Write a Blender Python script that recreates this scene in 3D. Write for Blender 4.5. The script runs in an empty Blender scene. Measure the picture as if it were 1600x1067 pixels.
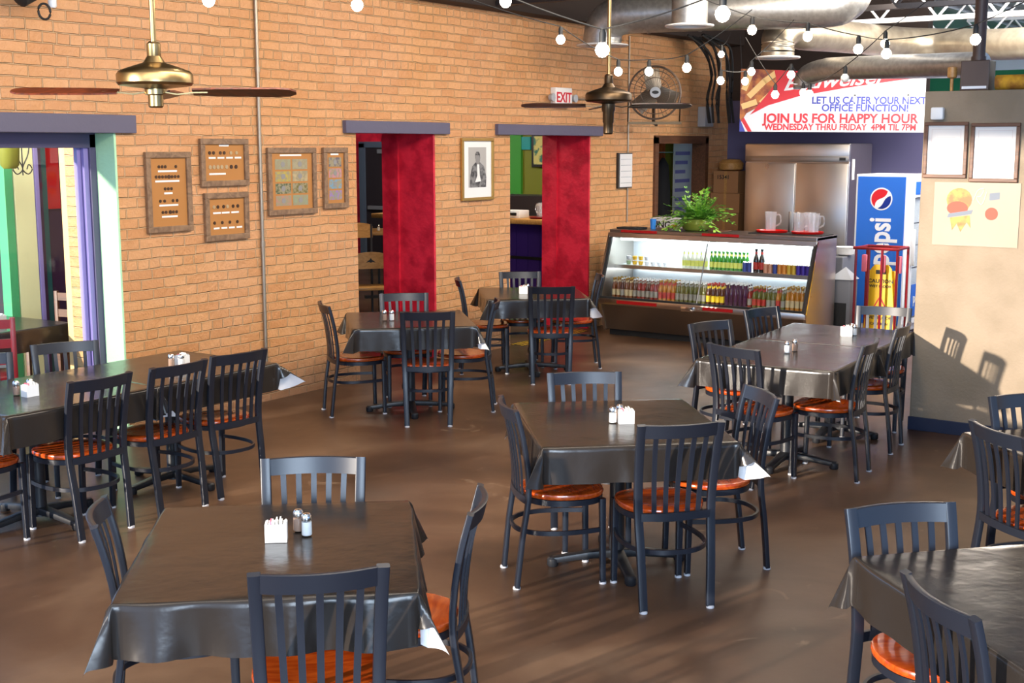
import bpy, bmesh, math, random
from mathutils import Vector, Matrix
random.seed(7)
R = math.radians
C = bpy.context.scene.collection
sc = bpy.context.scene

# ------------------------------------------------------------------ camera, world, sun, exposure
cam = bpy.data.cameras.new('camera'); cam.sensor_width = 36; cam.lens = 36 * 1970 / 1600
cam.clip_end = 200
co = bpy.data.objects.new('camera', cam); C.objects.link(co)
yaw = math.atan2(1380, 1970 / math.cos(R(8.85)))
co.location = (0, 0, 2.12)
co.rotation_euler = (R(90 - 8.85), 0, -(R(90) - yaw))
sc.camera = co
sc.view_settings.view_transform = 'Standard'; sc.view_settings.look = 'None'
sc.view_settings.gamma = 1; sc.view_settings.exposure = 0.60
sc.cycles.use_denoising = True
sc.cycles.max_bounces = 8; sc.cycles.diffuse_bounces = 4; sc.cycles.glossy_bounces = 4
sc.cycles.transparent_max_bounces = 12; sc.cycles.caustics_reflective = False; sc.cycles.caustics_refractive = False
sc.cycles.sample_clamp_indirect = 6

w = bpy.data.worlds.new('sky'); sc.world = w; w.use_nodes = True
bg = w.node_tree.nodes['Background']; bg.inputs[0].default_value = (0.34, 0.58, 1.0, 1); bg.inputs[1].default_value = 1.6

sun = bpy.data.lights.new('sun', 'SUN'); sun.energy = 6.0; sun.angle = R(1.0); sun.color = (1, 0.88, 0.74)
so = bpy.data.objects.new('sun', sun); C.objects.link(so)
so.rotation_euler = Vector((1, -0.25, -0.175)).to_track_quat('-Z', 'Y').to_euler()

def area(name, loc, target, sx, sy, power, color):
    l = bpy.data.lights.new(name, 'AREA'); l.shape = 'RECTANGLE'; l.size = sx; l.size_y = sy; l.energy = power; l.color = color
    o = bpy.data.objects.new(name, l); C.objects.link(o); o.location = loc
    o.rotation_euler = (Vector(target) - Vector(loc)).to_track_quat('-Z', 'Y').to_euler()
    return o
WARM = (1, 0.86, 0.70)
area('added_warm_wash', (6, 3.5, 3.9), (6.0, 6.6, 1.2), 5, 1.2, 190, WARM)  # this and the next two: warm lights added overhead to wash the brick
area('added_warm_wash', (11, 4.6, 3.9), (11, 7.6, 1.2), 5, 1.2, 160, WARM)
area('added_warm_wash', (2, 3.0, 3.9), (4, 7.6, 1.2), 4, 1.2, 95, WARM)
area('kitchen_light_panel', (13.8, 3.4, 3.3), (15.2, 5.2, 1), 2.0, 1.5, 105, (1, .93, .85))
area('added_daylight_fill', (-.6, -1.2, 2.3), (9.5, 6.5, 1.2), 2.6, 2.0, 260, (.68, .83, 1))  # soft fill added on top of the sky to light the jambs
area('added_roof_fill', (13.5, 1.5, 3.95), (17.0, 3.5, 2.0), 6, 1.5, 150, (0.95, .97, 1))  # fill added under the closed deck to brighten the roof area
area('added_bar_fill', (14.5, 9.6, 2.9), (15.8, 10.6, 1), 1, 1, 60, WARM)  # added fill, like the other bar ones, brightening the dark bar room
area('added_bar_fill', (14.9, 12.9, 2.9), (16.4, 13.9, 1.2), 1, 1, 45, (1, .95, .95))
area('added_deck_fill', (13.5, 1.0, 3.3), (21, 2.2, 4.0), 2.5, .6, 170, (1, 1, 1))  # second roof fill, added to brighten the white deck
area('added_bar_fill', (11.0, 9.8, 2.9), (11.2, 10, 0), 1, 1, 26, WARM)
area('store_light', (15.6, 9.2, 2.1), (16.0, 8.5, 1.5), .6, .3, 16, WARM)
area('patio_light', (5.9, 8.9, 2.75), (5.9, 9.3, 0), 1.2, 0.8, 26, (1, 1, .95))

# ------------------------------------------------------------------ helpers
def srgb(r, g, b):
    f = lambda c: (c / 255 / 12.92) if c / 255 <= 0.04045 else ((c / 255 + 0.055) / 1.055) ** 2.4
    return (f(r), f(g), f(b), 1)

def mat(name, col, rough=0.5, metal=0.0, spec=0.5, emit=None, estr=0, noise=None, bump=None, coat=0):
    m = bpy.data.materials.new(name); m.use_nodes = True
    nt = m.node_tree; b = nt.nodes['Principled BSDF']
    b.inputs['Base Color'].default_value = col
    b.inputs['Roughness'].default_value = rough
    b.inputs['Metallic'].default_value = metal
    b.inputs['Specular IOR Level'].default_value = spec
    b.inputs['Coat Weight'].default_value = coat
    if emit:
        b.inputs['Emission Color'].default_value = emit; b.inputs['Emission Strength'].default_value = estr
    if noise or bump:
        tc = nt.nodes.new('ShaderNodeTexCoord')
    if noise:   # (second colour, scale, detail, contrast)
        c2, s, d, lo, hi = noise
        n = nt.nodes.new('ShaderNodeTexNoise'); n.inputs['Scale'].default_value = s; n.inputs['Detail'].default_value = d
        nt.links.new(tc.outputs['Object'], n.inputs['Vector'])
        r = nt.nodes.new('ShaderNodeMapRange'); r.inputs['From Min'].default_value = lo; r.inputs['From Max'].default_value = hi
        nt.links.new(n.outputs['Fac'], r.inputs['Value'])
        mx = nt.nodes.new('ShaderNodeMix'); mx.data_type = 'RGBA'
        mx.inputs['A'].default_value = col; mx.inputs['B'].default_value = c2
        nt.links.new(r.outputs['Result'], mx.inputs['Factor'])
        nt.links.new(mx.outputs['Result'], b.inputs['Base Color'])
    if bump:    # (scale, strength, distance)
        s, st, di = bump
        n = nt.nodes.new('ShaderNodeTexNoise'); n.inputs['Scale'].default_value = s; n.inputs['Detail'].default_value = 4
        nt.links.new(tc.outputs['Object'], n.inputs['Vector'])
        bp = nt.nodes.new('ShaderNodeBump'); bp.inputs['Strength'].default_value = st; bp.inputs['Distance'].default_value = di
        nt.links.new(n.outputs['Fac'], bp.inputs['Height']); nt.links.new(bp.outputs['Normal'], b.inputs['Normal'])
    return m

def glass_mat(name, tint=(1, 1, 1, 1), refl=0.12, rough=0.02):
    m = bpy.data.materials.new(name); m.use_nodes = True; nt = m.node_tree
    for n in list(nt.nodes): nt.nodes.remove(n)
    out = nt.nodes.new('ShaderNodeOutputMaterial'); t = nt.nodes.new('ShaderNodeBsdfTransparent'); g = nt.nodes.new('ShaderNodeBsdfGlossy')
    t.inputs[0].default_value = tint; g.inputs['Roughness'].default_value = rough
    lw = nt.nodes.new('ShaderNodeLayerWeight'); lw.inputs['Blend'].default_value = .5
    pw = nt.nodes.new('ShaderNodeMath'); pw.operation = 'POWER'; pw.inputs[1].default_value = 4
    ma = nt.nodes.new('ShaderNodeMath'); ma.operation = 'MULTIPLY_ADD'; ma.inputs[1].default_value = .55; ma.inputs[2].default_value = refl * .35
    nt.links.new(lw.outputs['Facing'], pw.inputs[0]); nt.links.new(pw.outputs[0], ma.inputs[0])
    mx = nt.nodes.new('ShaderNodeMixShader')
    nt.links.new(ma.outputs[0], mx.inputs[0]); nt.links.new(t.outputs[0], mx.inputs[1]); nt.links.new(g.outputs[0], mx.inputs[2])
    nt.links.new(mx.outputs[0], out.inputs[0]); return m

def plastic_mat(name, amt):
    m = glass_mat(name, (.97, .97, .98, 1), .12, .08); nt = m.node_tree; out = [n for n in nt.nodes if n.type == 'OUTPUT_MATERIAL'][0]
    src = out.inputs[0].links[0].from_socket; d = nt.nodes.new('ShaderNodeBsdfDiffuse'); d.inputs[0].default_value = (.9, .9, .92, 1)
    x = nt.nodes.new('ShaderNodeMixShader'); x.inputs[0].default_value = amt
    nt.links.new(src, x.inputs[1]); nt.links.new(d.outputs[0], x.inputs[2]); nt.links.new(x.outputs[0], out.inputs[0]); return m

def two_sided(name, front, back, rough):
    m = mat(name, front, rough, spec=0.38, bump=(7, 0.16, 0.02)); nt = m.node_tree; b = nt.nodes['Principled BSDF']
    g = nt.nodes.new('ShaderNodeNewGeometry'); mx = nt.nodes.new('ShaderNodeMix'); mx.data_type = 'RGBA'
    mx.inputs['A'].default_value = front; mx.inputs['B'].default_value = back
    nt.links.new(g.outputs['Backfacing'], mx.inputs['Factor']); nt.links.new(mx.outputs['Result'], b.inputs['Base Color'])
    return m

def brick_mat():
    m = bpy.data.materials.new('painted_brick'); m.use_nodes = True; nt = m.node_tree; L = nt.links; N = nt.nodes.new
    b = nt.nodes['Principled BSDF']; b.inputs['Roughness'].default_value = 0.55
    tc = N('ShaderNodeTexCoord'); sp = N('ShaderNodeSeparateXYZ'); L.new(tc.outputs['Object'], sp.inputs[0])
    no = N('ShaderNodeTexNoise'); no.inputs['Scale'].default_value = 3.5; no.inputs['Detail'].default_value = 5; L.new(tc.outputs['Object'], no.inputs['Vector'])
    sn = N('ShaderNodeVectorMath'); sn.operation = 'SCALE'; sn.inputs['Scale'].default_value = 0.030; L.new(no.outputs['Color'], sn.inputs[0])
    cb = N('ShaderNodeCombineXYZ'); L.new(sp.outputs['X'], cb.inputs['X']); L.new(sp.outputs['Z'], cb.inputs['Y'])
    ad = N('ShaderNodeVectorMath'); L.new(cb.outputs[0], ad.inputs[0]); L.new(sn.outputs[0], ad.inputs[1])
    H = 0.0762
    def bt(wd):
        t = N('ShaderNodeTexBrick'); t.offset = 0.5; t.inputs['Scale'].default_value = 1
        t.inputs['Brick Width'].default_value = wd; t.inputs['Row Height'].default_value = H
        t.inputs['Mortar Size'].default_value = 0.0065; t.inputs['Mortar Smooth'].default_value = 0.75; t.inputs['Bias'].default_value = -0.1
        t.inputs['Color1'].default_value = srgb(216, 160, 112); t.inputs['Color2'].default_value = srgb(203, 143, 94); t.inputs['Mortar'].default_value = srgb(232, 190, 144)
        L.new(ad.outputs[0], t.inputs['Vector']); return t
    a, c = bt(0.215), bt(0.108)
    s2 = N('ShaderNodeSeparateXYZ'); L.new(ad.outputs[0], s2.inputs[0])
    def mt(op, v, *ins):
        n = N('ShaderNodeMath'); n.operation = op
        L.new(v, n.inputs[0])
        for i, x in enumerate(ins): n.inputs[i + 1].default_value = x
        return n.outputs[0]
    row = mt('FLOOR', mt('DIVIDE', s2.outputs['Y'], H)); md = mt('MODULO', row, 7.0); hd = mt('COMPARE', md, 2.0, 0.3)
    def mx(f, x, y):
        n = N('ShaderNodeMix'); n.data_type = 'RGBA'; L.new(f, n.inputs['Factor']); L.new(x, n.inputs['A']); L.new(y, n.inputs['B']); return n
    col = mx(hd, a.outputs['Color'], c.outputs['Color'])
    fac = N('ShaderNodeMix'); L.new(hd, fac.inputs['Factor']); L.new(a.outputs['Fac'], fac.inputs['A']); L.new(c.outputs['Fac'], fac.inputs['B'])
    # patches of repainted, warmer paint
    pn = N('ShaderNodeTexNoise'); pn.inputs['Scale'].default_value = 0.9; pn.inputs['Detail'].default_value = 6; L.new(tc.outputs['Object'], pn.inputs['Vector'])
    pr = N('ShaderNodeMapRange'); pr.inputs['From Min'].default_value = .42; pr.inputs['From Max'].default_value = .62; L.new(pn.outputs['Fac'], pr.inputs['Value'])
    hs = N('ShaderNodeMix'); hs.data_type = 'RGBA'; hs.blend_type = 'MULTIPLY'; hs.inputs['B'].default_value = (.97, .93, .80, 1)
    L.new(pr.outputs['Result'], hs.inputs['Factor']); L.new(col.outputs['Result'], hs.inputs['A']); L.new(hs.outputs['Result'], b.inputs['Base Color'])
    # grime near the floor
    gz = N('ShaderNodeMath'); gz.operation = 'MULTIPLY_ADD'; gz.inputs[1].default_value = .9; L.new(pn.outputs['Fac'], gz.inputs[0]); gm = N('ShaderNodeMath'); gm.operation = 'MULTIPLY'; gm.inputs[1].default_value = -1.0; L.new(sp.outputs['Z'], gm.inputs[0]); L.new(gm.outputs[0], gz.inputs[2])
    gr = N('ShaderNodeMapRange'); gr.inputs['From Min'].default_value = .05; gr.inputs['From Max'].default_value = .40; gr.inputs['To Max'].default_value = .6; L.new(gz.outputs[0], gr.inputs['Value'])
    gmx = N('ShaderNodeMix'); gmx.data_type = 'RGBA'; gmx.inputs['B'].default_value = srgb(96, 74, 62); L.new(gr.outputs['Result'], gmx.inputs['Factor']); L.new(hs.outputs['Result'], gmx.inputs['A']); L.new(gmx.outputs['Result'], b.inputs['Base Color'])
    fn = N('ShaderNodeTexNoise'); fn.inputs['Scale'].default_value = 60; fn.inputs['Detail'].default_value = 4; L.new(tc.outputs['Object'], fn.inputs['Vector'])
    w2 = N('ShaderNodeTexNoise'); w2.inputs['Scale'].default_value = 14; w2.inputs['Detail'].default_value = 3; L.new(tc.outputs['Object'], w2.inputs['Vector'])
    h1 = N('ShaderNodeMath'); h1.operation = 'MULTIPLY'; h1.inputs[1].default_value = -1.0; L.new(fac.outputs['Result'], h1.inputs[0])
    h2 = N('ShaderNodeMath'); h2.operation = 'MULTIPLY_ADD'; h2.inputs[1].default_value = 0.25; L.new(fn.outputs['Fac'], h2.inputs[0]); L.new(h1.outputs[0], h2.inputs[2])
    h3 = N('ShaderNodeMath'); h3.operation = 'MULTIPLY_ADD'; h3.inputs[1].default_value = 0.7; L.new(w2.outputs['Fac'], h3.inputs[0]); L.new(h2.outputs[0], h3.inputs[2])
    bp = N('ShaderNodeBump'); bp.inputs['Strength'].default_value = 1.0; bp.inputs['Distance'].default_value = 0.024
    L.new(h3.outputs[0], bp.inputs['Height']); L.new(bp.outputs['Normal'], b.inputs['Normal'])
    return m

def floor_mat():
    m = mat('stained_concrete', srgb(74, 54, 40), 0.33, spec=0.42, coat=0.0)
    nt = m.node_tree; L = nt.links; N = nt.nodes.new; b = nt.nodes['Principled BSDF']
    tc = N('ShaderNodeTexCoord')
    def nz(s, d, di=0.0):
        n = N('ShaderNodeTexNoise'); n.inputs['Scale'].default_value = s; n.inputs['Detail'].default_value = d; n.inputs['Distortion'].default_value = di
        L.new(tc.outputs['Object'], n.inputs['Vector']); return n.outputs['Fac']
    cr = N('ShaderNodeValToRGB'); e = cr.color_ramp.elements
    e[0].position = .3; e[0].color = srgb(58, 42, 31); e[1].position = .75; e[1].color = srgb(116, 92, 72)
    x = cr.color_ramp.elements.new(.52); x.color = srgb(86, 63, 47)
    L.new(nz(1.1, 9, .6), cr.inputs[0])
    sc_ = N('ShaderNodeMapRange'); sc_.inputs['From Min'].default_value = .66; sc_.inputs['From Max'].default_value = .78; L.new(nz(3.3, 8, 1.5), sc_.inputs['Value'])
    mx = N('ShaderNodeMix'); mx.data_type = 'RGBA'; mx.inputs['B'].default_value = srgb(128, 106, 86)
    L.new(sc_.outputs['Result'], mx.inputs['Factor']); L.new(cr.outputs[0], mx.inputs['A']); L.new(mx.outputs['Result'], b.inputs['Base Color'])
    rr = N('ShaderNodeMapRange'); rr.inputs['To Min'].default_value = .28; rr.inputs['To Max'].default_value = .46; L.new(nz(2.0, 6), rr.inputs['Value']); L.new(rr.outputs['Result'], b.inputs['Roughness'])
    bp = N('ShaderNodeBump'); bp.inputs['Strength'].default_value = .12; bp.inputs['Distance'].default_value = .01; L.new(nz(6, 5), bp.inputs['Height']); L.new(bp.outputs['Normal'], b.inputs['Normal'])
    return m

def wood_mat(name, c1, c2, rough, scale=(1, 9, 9), coat=0.0):
    m = mat(name, c1, rough, coat=coat); nt = m.node_tree; L = nt.links; N = nt.nodes.new; b = nt.nodes['Principled BSDF']
    tc = N('ShaderNodeTexCoord'); mp = N('ShaderNodeMapping'); mp.inputs['Scale'].default_value = scale; L.new(tc.outputs['Object'], mp.inputs[0])
    n = N('ShaderNodeTexNoise'); n.inputs['Scale'].default_value = 3; n.inputs['Detail'].default_value = 5; n.inputs['Distortion'].default_value = 1.2; L.new(mp.outputs[0], n.inputs['Vector'])
    r = N('ShaderNodeMapRange'); r.inputs['From Min'].default_value = .35; r.inputs['From Max'].default_value = .65; L.new(n.outputs['Fac'], r.inputs['Value'])
    mx = N('ShaderNodeMix'); mx.data_type = 'RGBA'; mx.inputs['A'].default_value = c1; mx.inputs['B'].default_value = c2
    L.new(r.outputs['Result'], mx.inputs['Factor']); L.new(mx.outputs['Result'], b.inputs['Base Color']); return m

def steel_mat(name, col, rough, aniso=True):
    m = mat(name, col, rough, metal=1.0); nt = m.node_tree; L = nt.links; N = nt.nodes.new; b = nt.nodes['Principled BSDF']
    tc = N('ShaderNodeTexCoord'); n = N('ShaderNodeTexNoise'); n.inputs['Scale'].default_value = 4; n.inputs['Detail'].default_value = 5; L.new(tc.outputs['Object'], n.inputs['Vector'])
    r = N('ShaderNodeMapRange'); r.inputs['To Min'].default_value = rough * .75; r.inputs['To Max'].default_value = rough * 1.3; L.new(n.outputs['Fac'], r.inputs['Value']); L.new(r.outputs['Result'], b.inputs['Roughness'])
    return m

M = {}
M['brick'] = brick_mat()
M['floor'] = floor_mat()
M['metal'] = mat('black_painted_steel', (0.011, 0.0135, 0.021, 1), 0.34, spec=0.5)
M['glide'] = mat('grey_glide', srgb(190, 190, 195), .5)
M['seat'] = wood_mat('orange_stained_seat', srgb(200, 86, 26), srgb(160, 56, 14), 0.22, (2, 10, 10), coat=.4)
M['cloth'] = two_sided('black_vinyl', (0.022, 0.0175, 0.0145, 1), (0.75, 0.75, 0.76, 1), 0.22)
M['tabletop'] = mat('dark_laminate', (.02, .018, .016, 1), .4)
M['castiron'] = mat('cast_iron', (.014, .015, .018, 1), .42)
M['white'] = mat('white_ceramic', (.82, .82, .80, 1), .3)
M['paper'] = mat('paper', (.85, .84, .80, 1), .7)
M['pink'] = mat('pink_packets', srgb(220, 110, 130), .6)
M['chrome'] = mat('chrome', (.85, .85, .85, 1), .15, metal=1)
M['glass'] = glass_mat('clear_glass', (.98, .985, .985, 1), .10, .05)
M['frosted'] = plastic_mat('clear_plastic', .13)
M['pane'] = glass_mat('window_glass', (.96, .98, .98, 1), .06, .01)
M['salt'] = mat('salt', (.8, .8, .78, 1), .8)
M['pepper'] = mat('pepper', srgb(150, 122, 104), .8)
M['lintel'] = mat('grey_violet_paint', srgb(92, 88, 108), .45, bump=(20, .15, .01))
M['frame_purple'] = mat('purple_grey_frame', srgb(84, 78, 108), .45)
M['lavender'] = mat('lavender_paint', srgb(140, 128, 190), .5)
M['mint'] = mat('mint_plaster', srgb(184, 232, 186), .6, bump=(25, .4, .01))
M['red'] = mat('red_plaster', srgb(218, 36, 60), .5, noise=(srgb(178, 16, 42), 5, 8, .45, .62), bump=(11, .5, .02))
M['green'] = mat('green_wall', srgb(60, 150, 50), .6)
M['olive'] = mat('olive_wall', srgb(122, 126, 34), .6)
M['darkwood'] = wood_mat('dark_wood_trim', srgb(104, 66, 42), srgb(78, 48, 30), .5)
M['framewood'] = wood_mat('picture_frame_wood', srgb(150, 118, 88), srgb(116, 88, 64), .45, (6, 6, 6))
M['kraft'] = mat('kraft_mat', srgb(180, 122, 62), .7)
M['coin_dark'] = mat('dark_coin', srgb(82, 58, 40), .4, metal=.5)
M['coin_light'] = mat('pale_coin', srgb(186, 160, 120), .4, metal=.3)
M['gold'] = mat('gold_frame', srgb(190, 150, 80), .35, metal=.7)
M['blackframe'] = mat('black_frame', (.02, .018, .016, 1), .4)
M['partition'] = mat('beige_stucco', srgb(144, 128, 108), .75, noise=(srgb(132, 117, 97), 3, 6, .4, .6), bump=(55, .5, .006))
M['navy'] = mat('navy_baseboard', srgb(30, 40, 66), .5)
M['purplewall'] = mat('purple_wall', srgb(88, 84, 118), .6)
M['greenwall'] = mat('far_green_wall', srgb(40, 130, 84), .7)
M['deck'] = mat('white_roof_deck', (.8, .82, .85, 1), .6)
M['darkdeck'] = mat('dark_roof_deck', srgb(46, 34, 28), .8)
M['steel_dark'] = mat('dark_joist_steel', srgb(30, 24, 26), .6)
M['steel_white'] = mat('white_steel_joist_glare', (.8, .8, .8, 1), .5)  # on joists this white is painted glare; diffuser rings share it as plain white
M['duct'] = mat('galvanised_duct', (.44, .43, .41, 1), .36, metal=.75, noise=((.36, .35, .33, 1), 22, 3, .4, .6))
M['ducttan'] = mat('aged_duct', (.40, .34, .25, 1), .36, metal=.75, noise=((.32, .27, .2, 1), 10, 3, .4, .6))
M['stainless'] = steel_mat('stainless_steel', (.62, .56, .50, 1), .3)
M['stainless_d'] = steel_mat('dark_stainless', (.34, .31, .28, 1), .33)
M['rubber'] = mat('black_rubber', (.012, .012, .012, 1), .7)
M['redtape'] = mat('red_label', srgb(170, 14, 20), .4)
M['inner'] = mat('white_cabinet_lining', (.66, .70, .72, 1), .4)
M['tube'] = mat('fluorescent_tube', (1, 1, 1, 1), .5, emit=(.93, .98, 1, 1), estr=7)
M['bulb'] = mat('lit_bulb', (1, .95, .85, 1), .5, emit=(1, .86, .66, 1), estr=22)
M['bulbdim'] = mat('unlit_bulb', (.9, .88, .8, 1), .3)
M['cable'] = mat('black_cable', (.012, .012, .012, 1), .6)
M['brass'] = mat('aged_brass', srgb(158, 134, 92), .3, metal=1)
M['brassdark'] = mat('bronze', srgb(74, 60, 44), .35, metal=.9)
M['blade'] = wood_mat('walnut_blade', srgb(112, 50, 24), srgb(66, 30, 16), .35, (3, 12, 12))
M['bladedark'] = wood_mat('dark_blade', srgb(58, 28, 20), srgb(34, 20, 16), .4, (3, 12, 12))
M['conduit'] = mat('grey_conduit', srgb(165, 150, 130), .4, metal=.6)
M['banner'] = mat('banner_vinyl', (.70, .70, .71, 1), .5)
M['bred'] = mat('banner_red', srgb(205, 20, 36), .5)
M['bblue'] = mat('banner_blue', srgb(52, 62, 158), .5)
M['bamber'] = mat('banner_amber', srgb(190, 110, 40), .5, noise=(srgb(120, 40, 16), 8, 3, .4, .6))
M['bgold'] = mat('banner_gold', srgb(232, 190, 120), .5)
M['cblue'] = mat('cooler_blue', srgb(38, 104, 200), .35)
M['cblue2'] = mat('cooler_dark_blue', srgb(10, 40, 130), .35)
M['cwhite'] = mat('cooler_white', (.8, .82, .84, 1), .35)
M['trayred'] = mat('red_plastic', srgb(205, 16, 14), .3)
M['redpaint'] = mat('red_rack_paint', srgb(120, 10, 22), .35)
M['yellow'] = mat('yellow_plastic', srgb(236, 190, 20), .4)
M['black'] = mat('black_print', (.01, .01, .01, 1), .6)
M['grey'] = mat('grey_plastic', srgb(112, 112, 116), .45)
M['greylid'] = mat('grey_lid', srgb(170, 172, 176), .4)
M['pot'] = mat('olive_glazed_pot', srgb(150, 160, 60), .2)
M['leaf'] = mat('green_leaf', srgb(60, 130, 34), .45, noise=(srgb(130, 180, 60), 12, 3, .4, .6))
M['leafpale'] = mat('pale_leaf', srgb(150, 195, 80), .45)
M['stem'] = mat('stem', srgb(70, 110, 40), .6)
M['cup'] = mat('blue_cup', srgb(60, 140, 225), .3)
M['lemon'] = mat('lemon', srgb(240, 190, 30), .4)
M['card'] = mat('cardboard', srgb(160, 112, 70), .8)
M['bwhite'] = mat('white_box', (.7, .7, .74, 1), .6)
M['coat'] = mat('black_coat', (.012, .012, .014, 1), .9)
M['tan'] = wood_mat('light_wood', srgb(190, 142, 80), srgb(168, 120, 62), .4, (3, 9, 9))
M['orangewood'] = wood_mat('orange_door_wood', srgb(176, 92, 34), srgb(140, 66, 24), .5, (9, 9, 2))
M['violetpanel'] = mat('violet_panel', srgb(66, 36, 128), .5)
M['darkdoor'] = mat('dark_door', srgb(38, 32, 36), .5)
M['doorframe'] = mat('blue_grey_door_frame', srgb(78, 90, 106), .5)
M['cream'] = mat('cream_wall', srgb(232, 232, 178), .6)
M['postgreen'] = mat('green_post', srgb(70, 170, 110), .5)
M['teal'] = mat('teal_post', srgb(30, 92, 96), .5)
M['plum'] = mat('plum_post', srgb(60, 34, 70), .5)
M['paleorange'] = mat('pale_orange_post', srgb(238, 196, 130), .5)
M['insul'] = mat('yellow_insulation', srgb(214, 160, 40), .8, noise=(srgb(150, 96, 30), 9, 4, .4, .6))
M['brownbox'] = mat('brown_enamel', srgb(70, 50, 42), .45)
M['poster'] = mat('plastic_sheet', srgb(158, 138, 112), .18, coat=.6)
M['cert'] = mat('certificate', (.74, .72, .70, 1), .5)
M['orange'] = mat('orange_print', srgb(196, 84, 16), .5, noise=(srgb(206, 130, 36), 14, 3, .4, .6))
M['pinkprint'] = mat('pink_print', srgb(176, 66, 44), .6)
M['bluegrey'] = mat('blue_grey_print', srgb(104, 112, 124), .6)
M['photo'] = mat('printed_photo', srgb(60, 58, 58), .5, noise=(srgb(130, 128, 126), 26, 3, .4, .6))
M['photobg'] = mat('photo_background', srgb(178, 174, 168), .5)
M['skin_grey'] = mat('grey_print', srgb(140, 136, 132), .5)
M['asphalt'] = mat('patio_paving', srgb(120, 112, 100), .8)

class MB:
    """collects shapes, then links them as one mesh object"""
    def __init__(s): s.v = []; s.f = []; s.mi = []; s.x = Matrix.Identity(4)
    def add(s, vs, fs, mi=0):
        o = len(s.v); s.v += [tuple(s.x @ Vector(p)) for p in vs]; s.f += [tuple(i + o for i in f) for f in fs]; s.mi += [mi] * len(fs); return s
    def box(s, a, b, mi=0, bev=0):
        x0, y0, z0 = a; x1, y1, z1 = b
        if not bev:
            vs = [(x0, y0, z0), (x1, y0, z0), (x1, y1, z0), (x0, y1, z0), (x0, y0, z1), (x1, y0, z1), (x1, y1, z1), (x0, y1, z1)]
            return s.add(vs, [(0, 3, 2, 1), (4, 5, 6, 7), (0, 1, 5, 4), (1, 2, 6, 5), (2, 3, 7, 6), (3, 0, 4, 7)], mi)
        bm = bmesh.new(); bmesh.ops.create_cube(bm, size=1)
        for v in bm.verts: v.co = Vector(((x0 + x1) / 2 + v.co.x * (x1 - x0), (y0 + y1) / 2 + v.co.y * (y1 - y0), (z0 + z1) / 2 + v.co.z * (z1 - z0)))
        bmesh.ops.bevel(bm, geom=bm.edges[:], offset=bev, segments=2, affect='EDGES', profile=.5)
        bm.verts.index_update(); s.add([tuple(v.co) for v in bm.verts], [tuple(v.index for v in f.verts) for f in bm.faces], mi); bm.free(); return s
    def lathe(s, prof, n=20, c=(0, 0, 0), mi=0, sx=1, sy=1):
        vs = []; fs = []; k = len(prof)
        for i in range(n):
            a = 2 * math.pi * i / n
            for r, z in prof: vs.append((c[0] + r * math.cos(a) * sx, c[1] + r * math.sin(a) * sy, c[2] + z))
        for i in range(n):
            j = (i + 1) % n
            for q in range(k - 1): fs.append((i * k + q, j * k + q, j * k + q + 1, i * k + q + 1))
        if prof[0][0] > 1e-5: fs.append(tuple(i * k for i in range(n))[::-1])
        if prof[-1][0] > 1e-5: fs.append(tuple(i * k + k - 1 for i in range(n)))
        return s.add(vs, fs, mi)
    def sweep(s, path, sec, mi=0, up=(0, 0, 1), closed=False, scales=None):
        """sec: list of (side, up) offsets; path: points"""
        P = [Vector(p) for p in path]; n = len(P); k = len(sec); vs = []; fs = []; U = Vector(up)
        for i, p in enumerate(P):
            if closed: t = P[(i + 1) % n] - P[i - 1]
            else: t = P[min(i + 1, n - 1)] - P[max(i - 1, 0)]
            t.normalize(); sd = t.cross(U)
            if sd.length < 1e-4: sd = t.cross(Vector((1, 0, 0)) if abs(t.x) < .9 else Vector((0, 1, 0)))
            sd.normalize(); u = sd.cross(t); q = scales[i] if scales else 1
            for a, b in sec: vs.append(tuple(p + sd * a * q + u * b * q))
        m = n if closed else n - 1
        for i in range(m):
            j = (i + 1) % n
            for q in range(k): fs.append((i * k + q, i * k + (q + 1) % k, j * k + (q + 1) % k, j * k + q))
        if not closed: fs.append(tuple(range(k))[::-1]); fs.append(tuple((n - 1) * k + q for q in range(k)))
        return s.add(vs, fs, mi)
    def tube(s, path, r, n=8, mi=0, up=(0, 0, 1), closed=False, scales=None):
        return s.sweep(path, [(r * math.cos(2 * math.pi * i / n), r * math.sin(2 * math.pi * i / n)) for i in range(n)], mi, up, closed, scales)
    def prism(s, poly, z0, z1, mi=0):
        n = len(poly); vs = [(x, y, z0) for x, y in poly] + [(x, y, z1) for x, y in poly]
        return s.add(vs, [tuple(range(n))[::-1], tuple(range(n, 2 * n))] + [(i, (i + 1) % n, n + (i + 1) % n, n + i) for i in range(n)], mi)
    def build(s, name, mats, parent=None, smooth=True, loc=None):
        me = bpy.data.meshes.new(name); me.from_pydata(s.v, [], s.f)
        if not isinstance(mats, (list, tuple)): mats = [mats]
        for m in mats: me.materials.append(m)
        me.polygons.foreach_set('material_index', s.mi)
        bm = bmesh.new(); bm.from_mesh(me); bmesh.ops.recalc_face_normals(bm, faces=bm.faces); bm.to_mesh(me); bm.free()
        if smooth:
            me.polygons.foreach_set('use_smooth', [True] * len(me.polygons)); me.set_sharp_from_angle(angle=R(38))
        me.update()
        o = bpy.data.objects.new(name, me); C.objects.link(o)
        if parent: o.parent = parent
        if loc: o.location = loc
        return o

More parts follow.
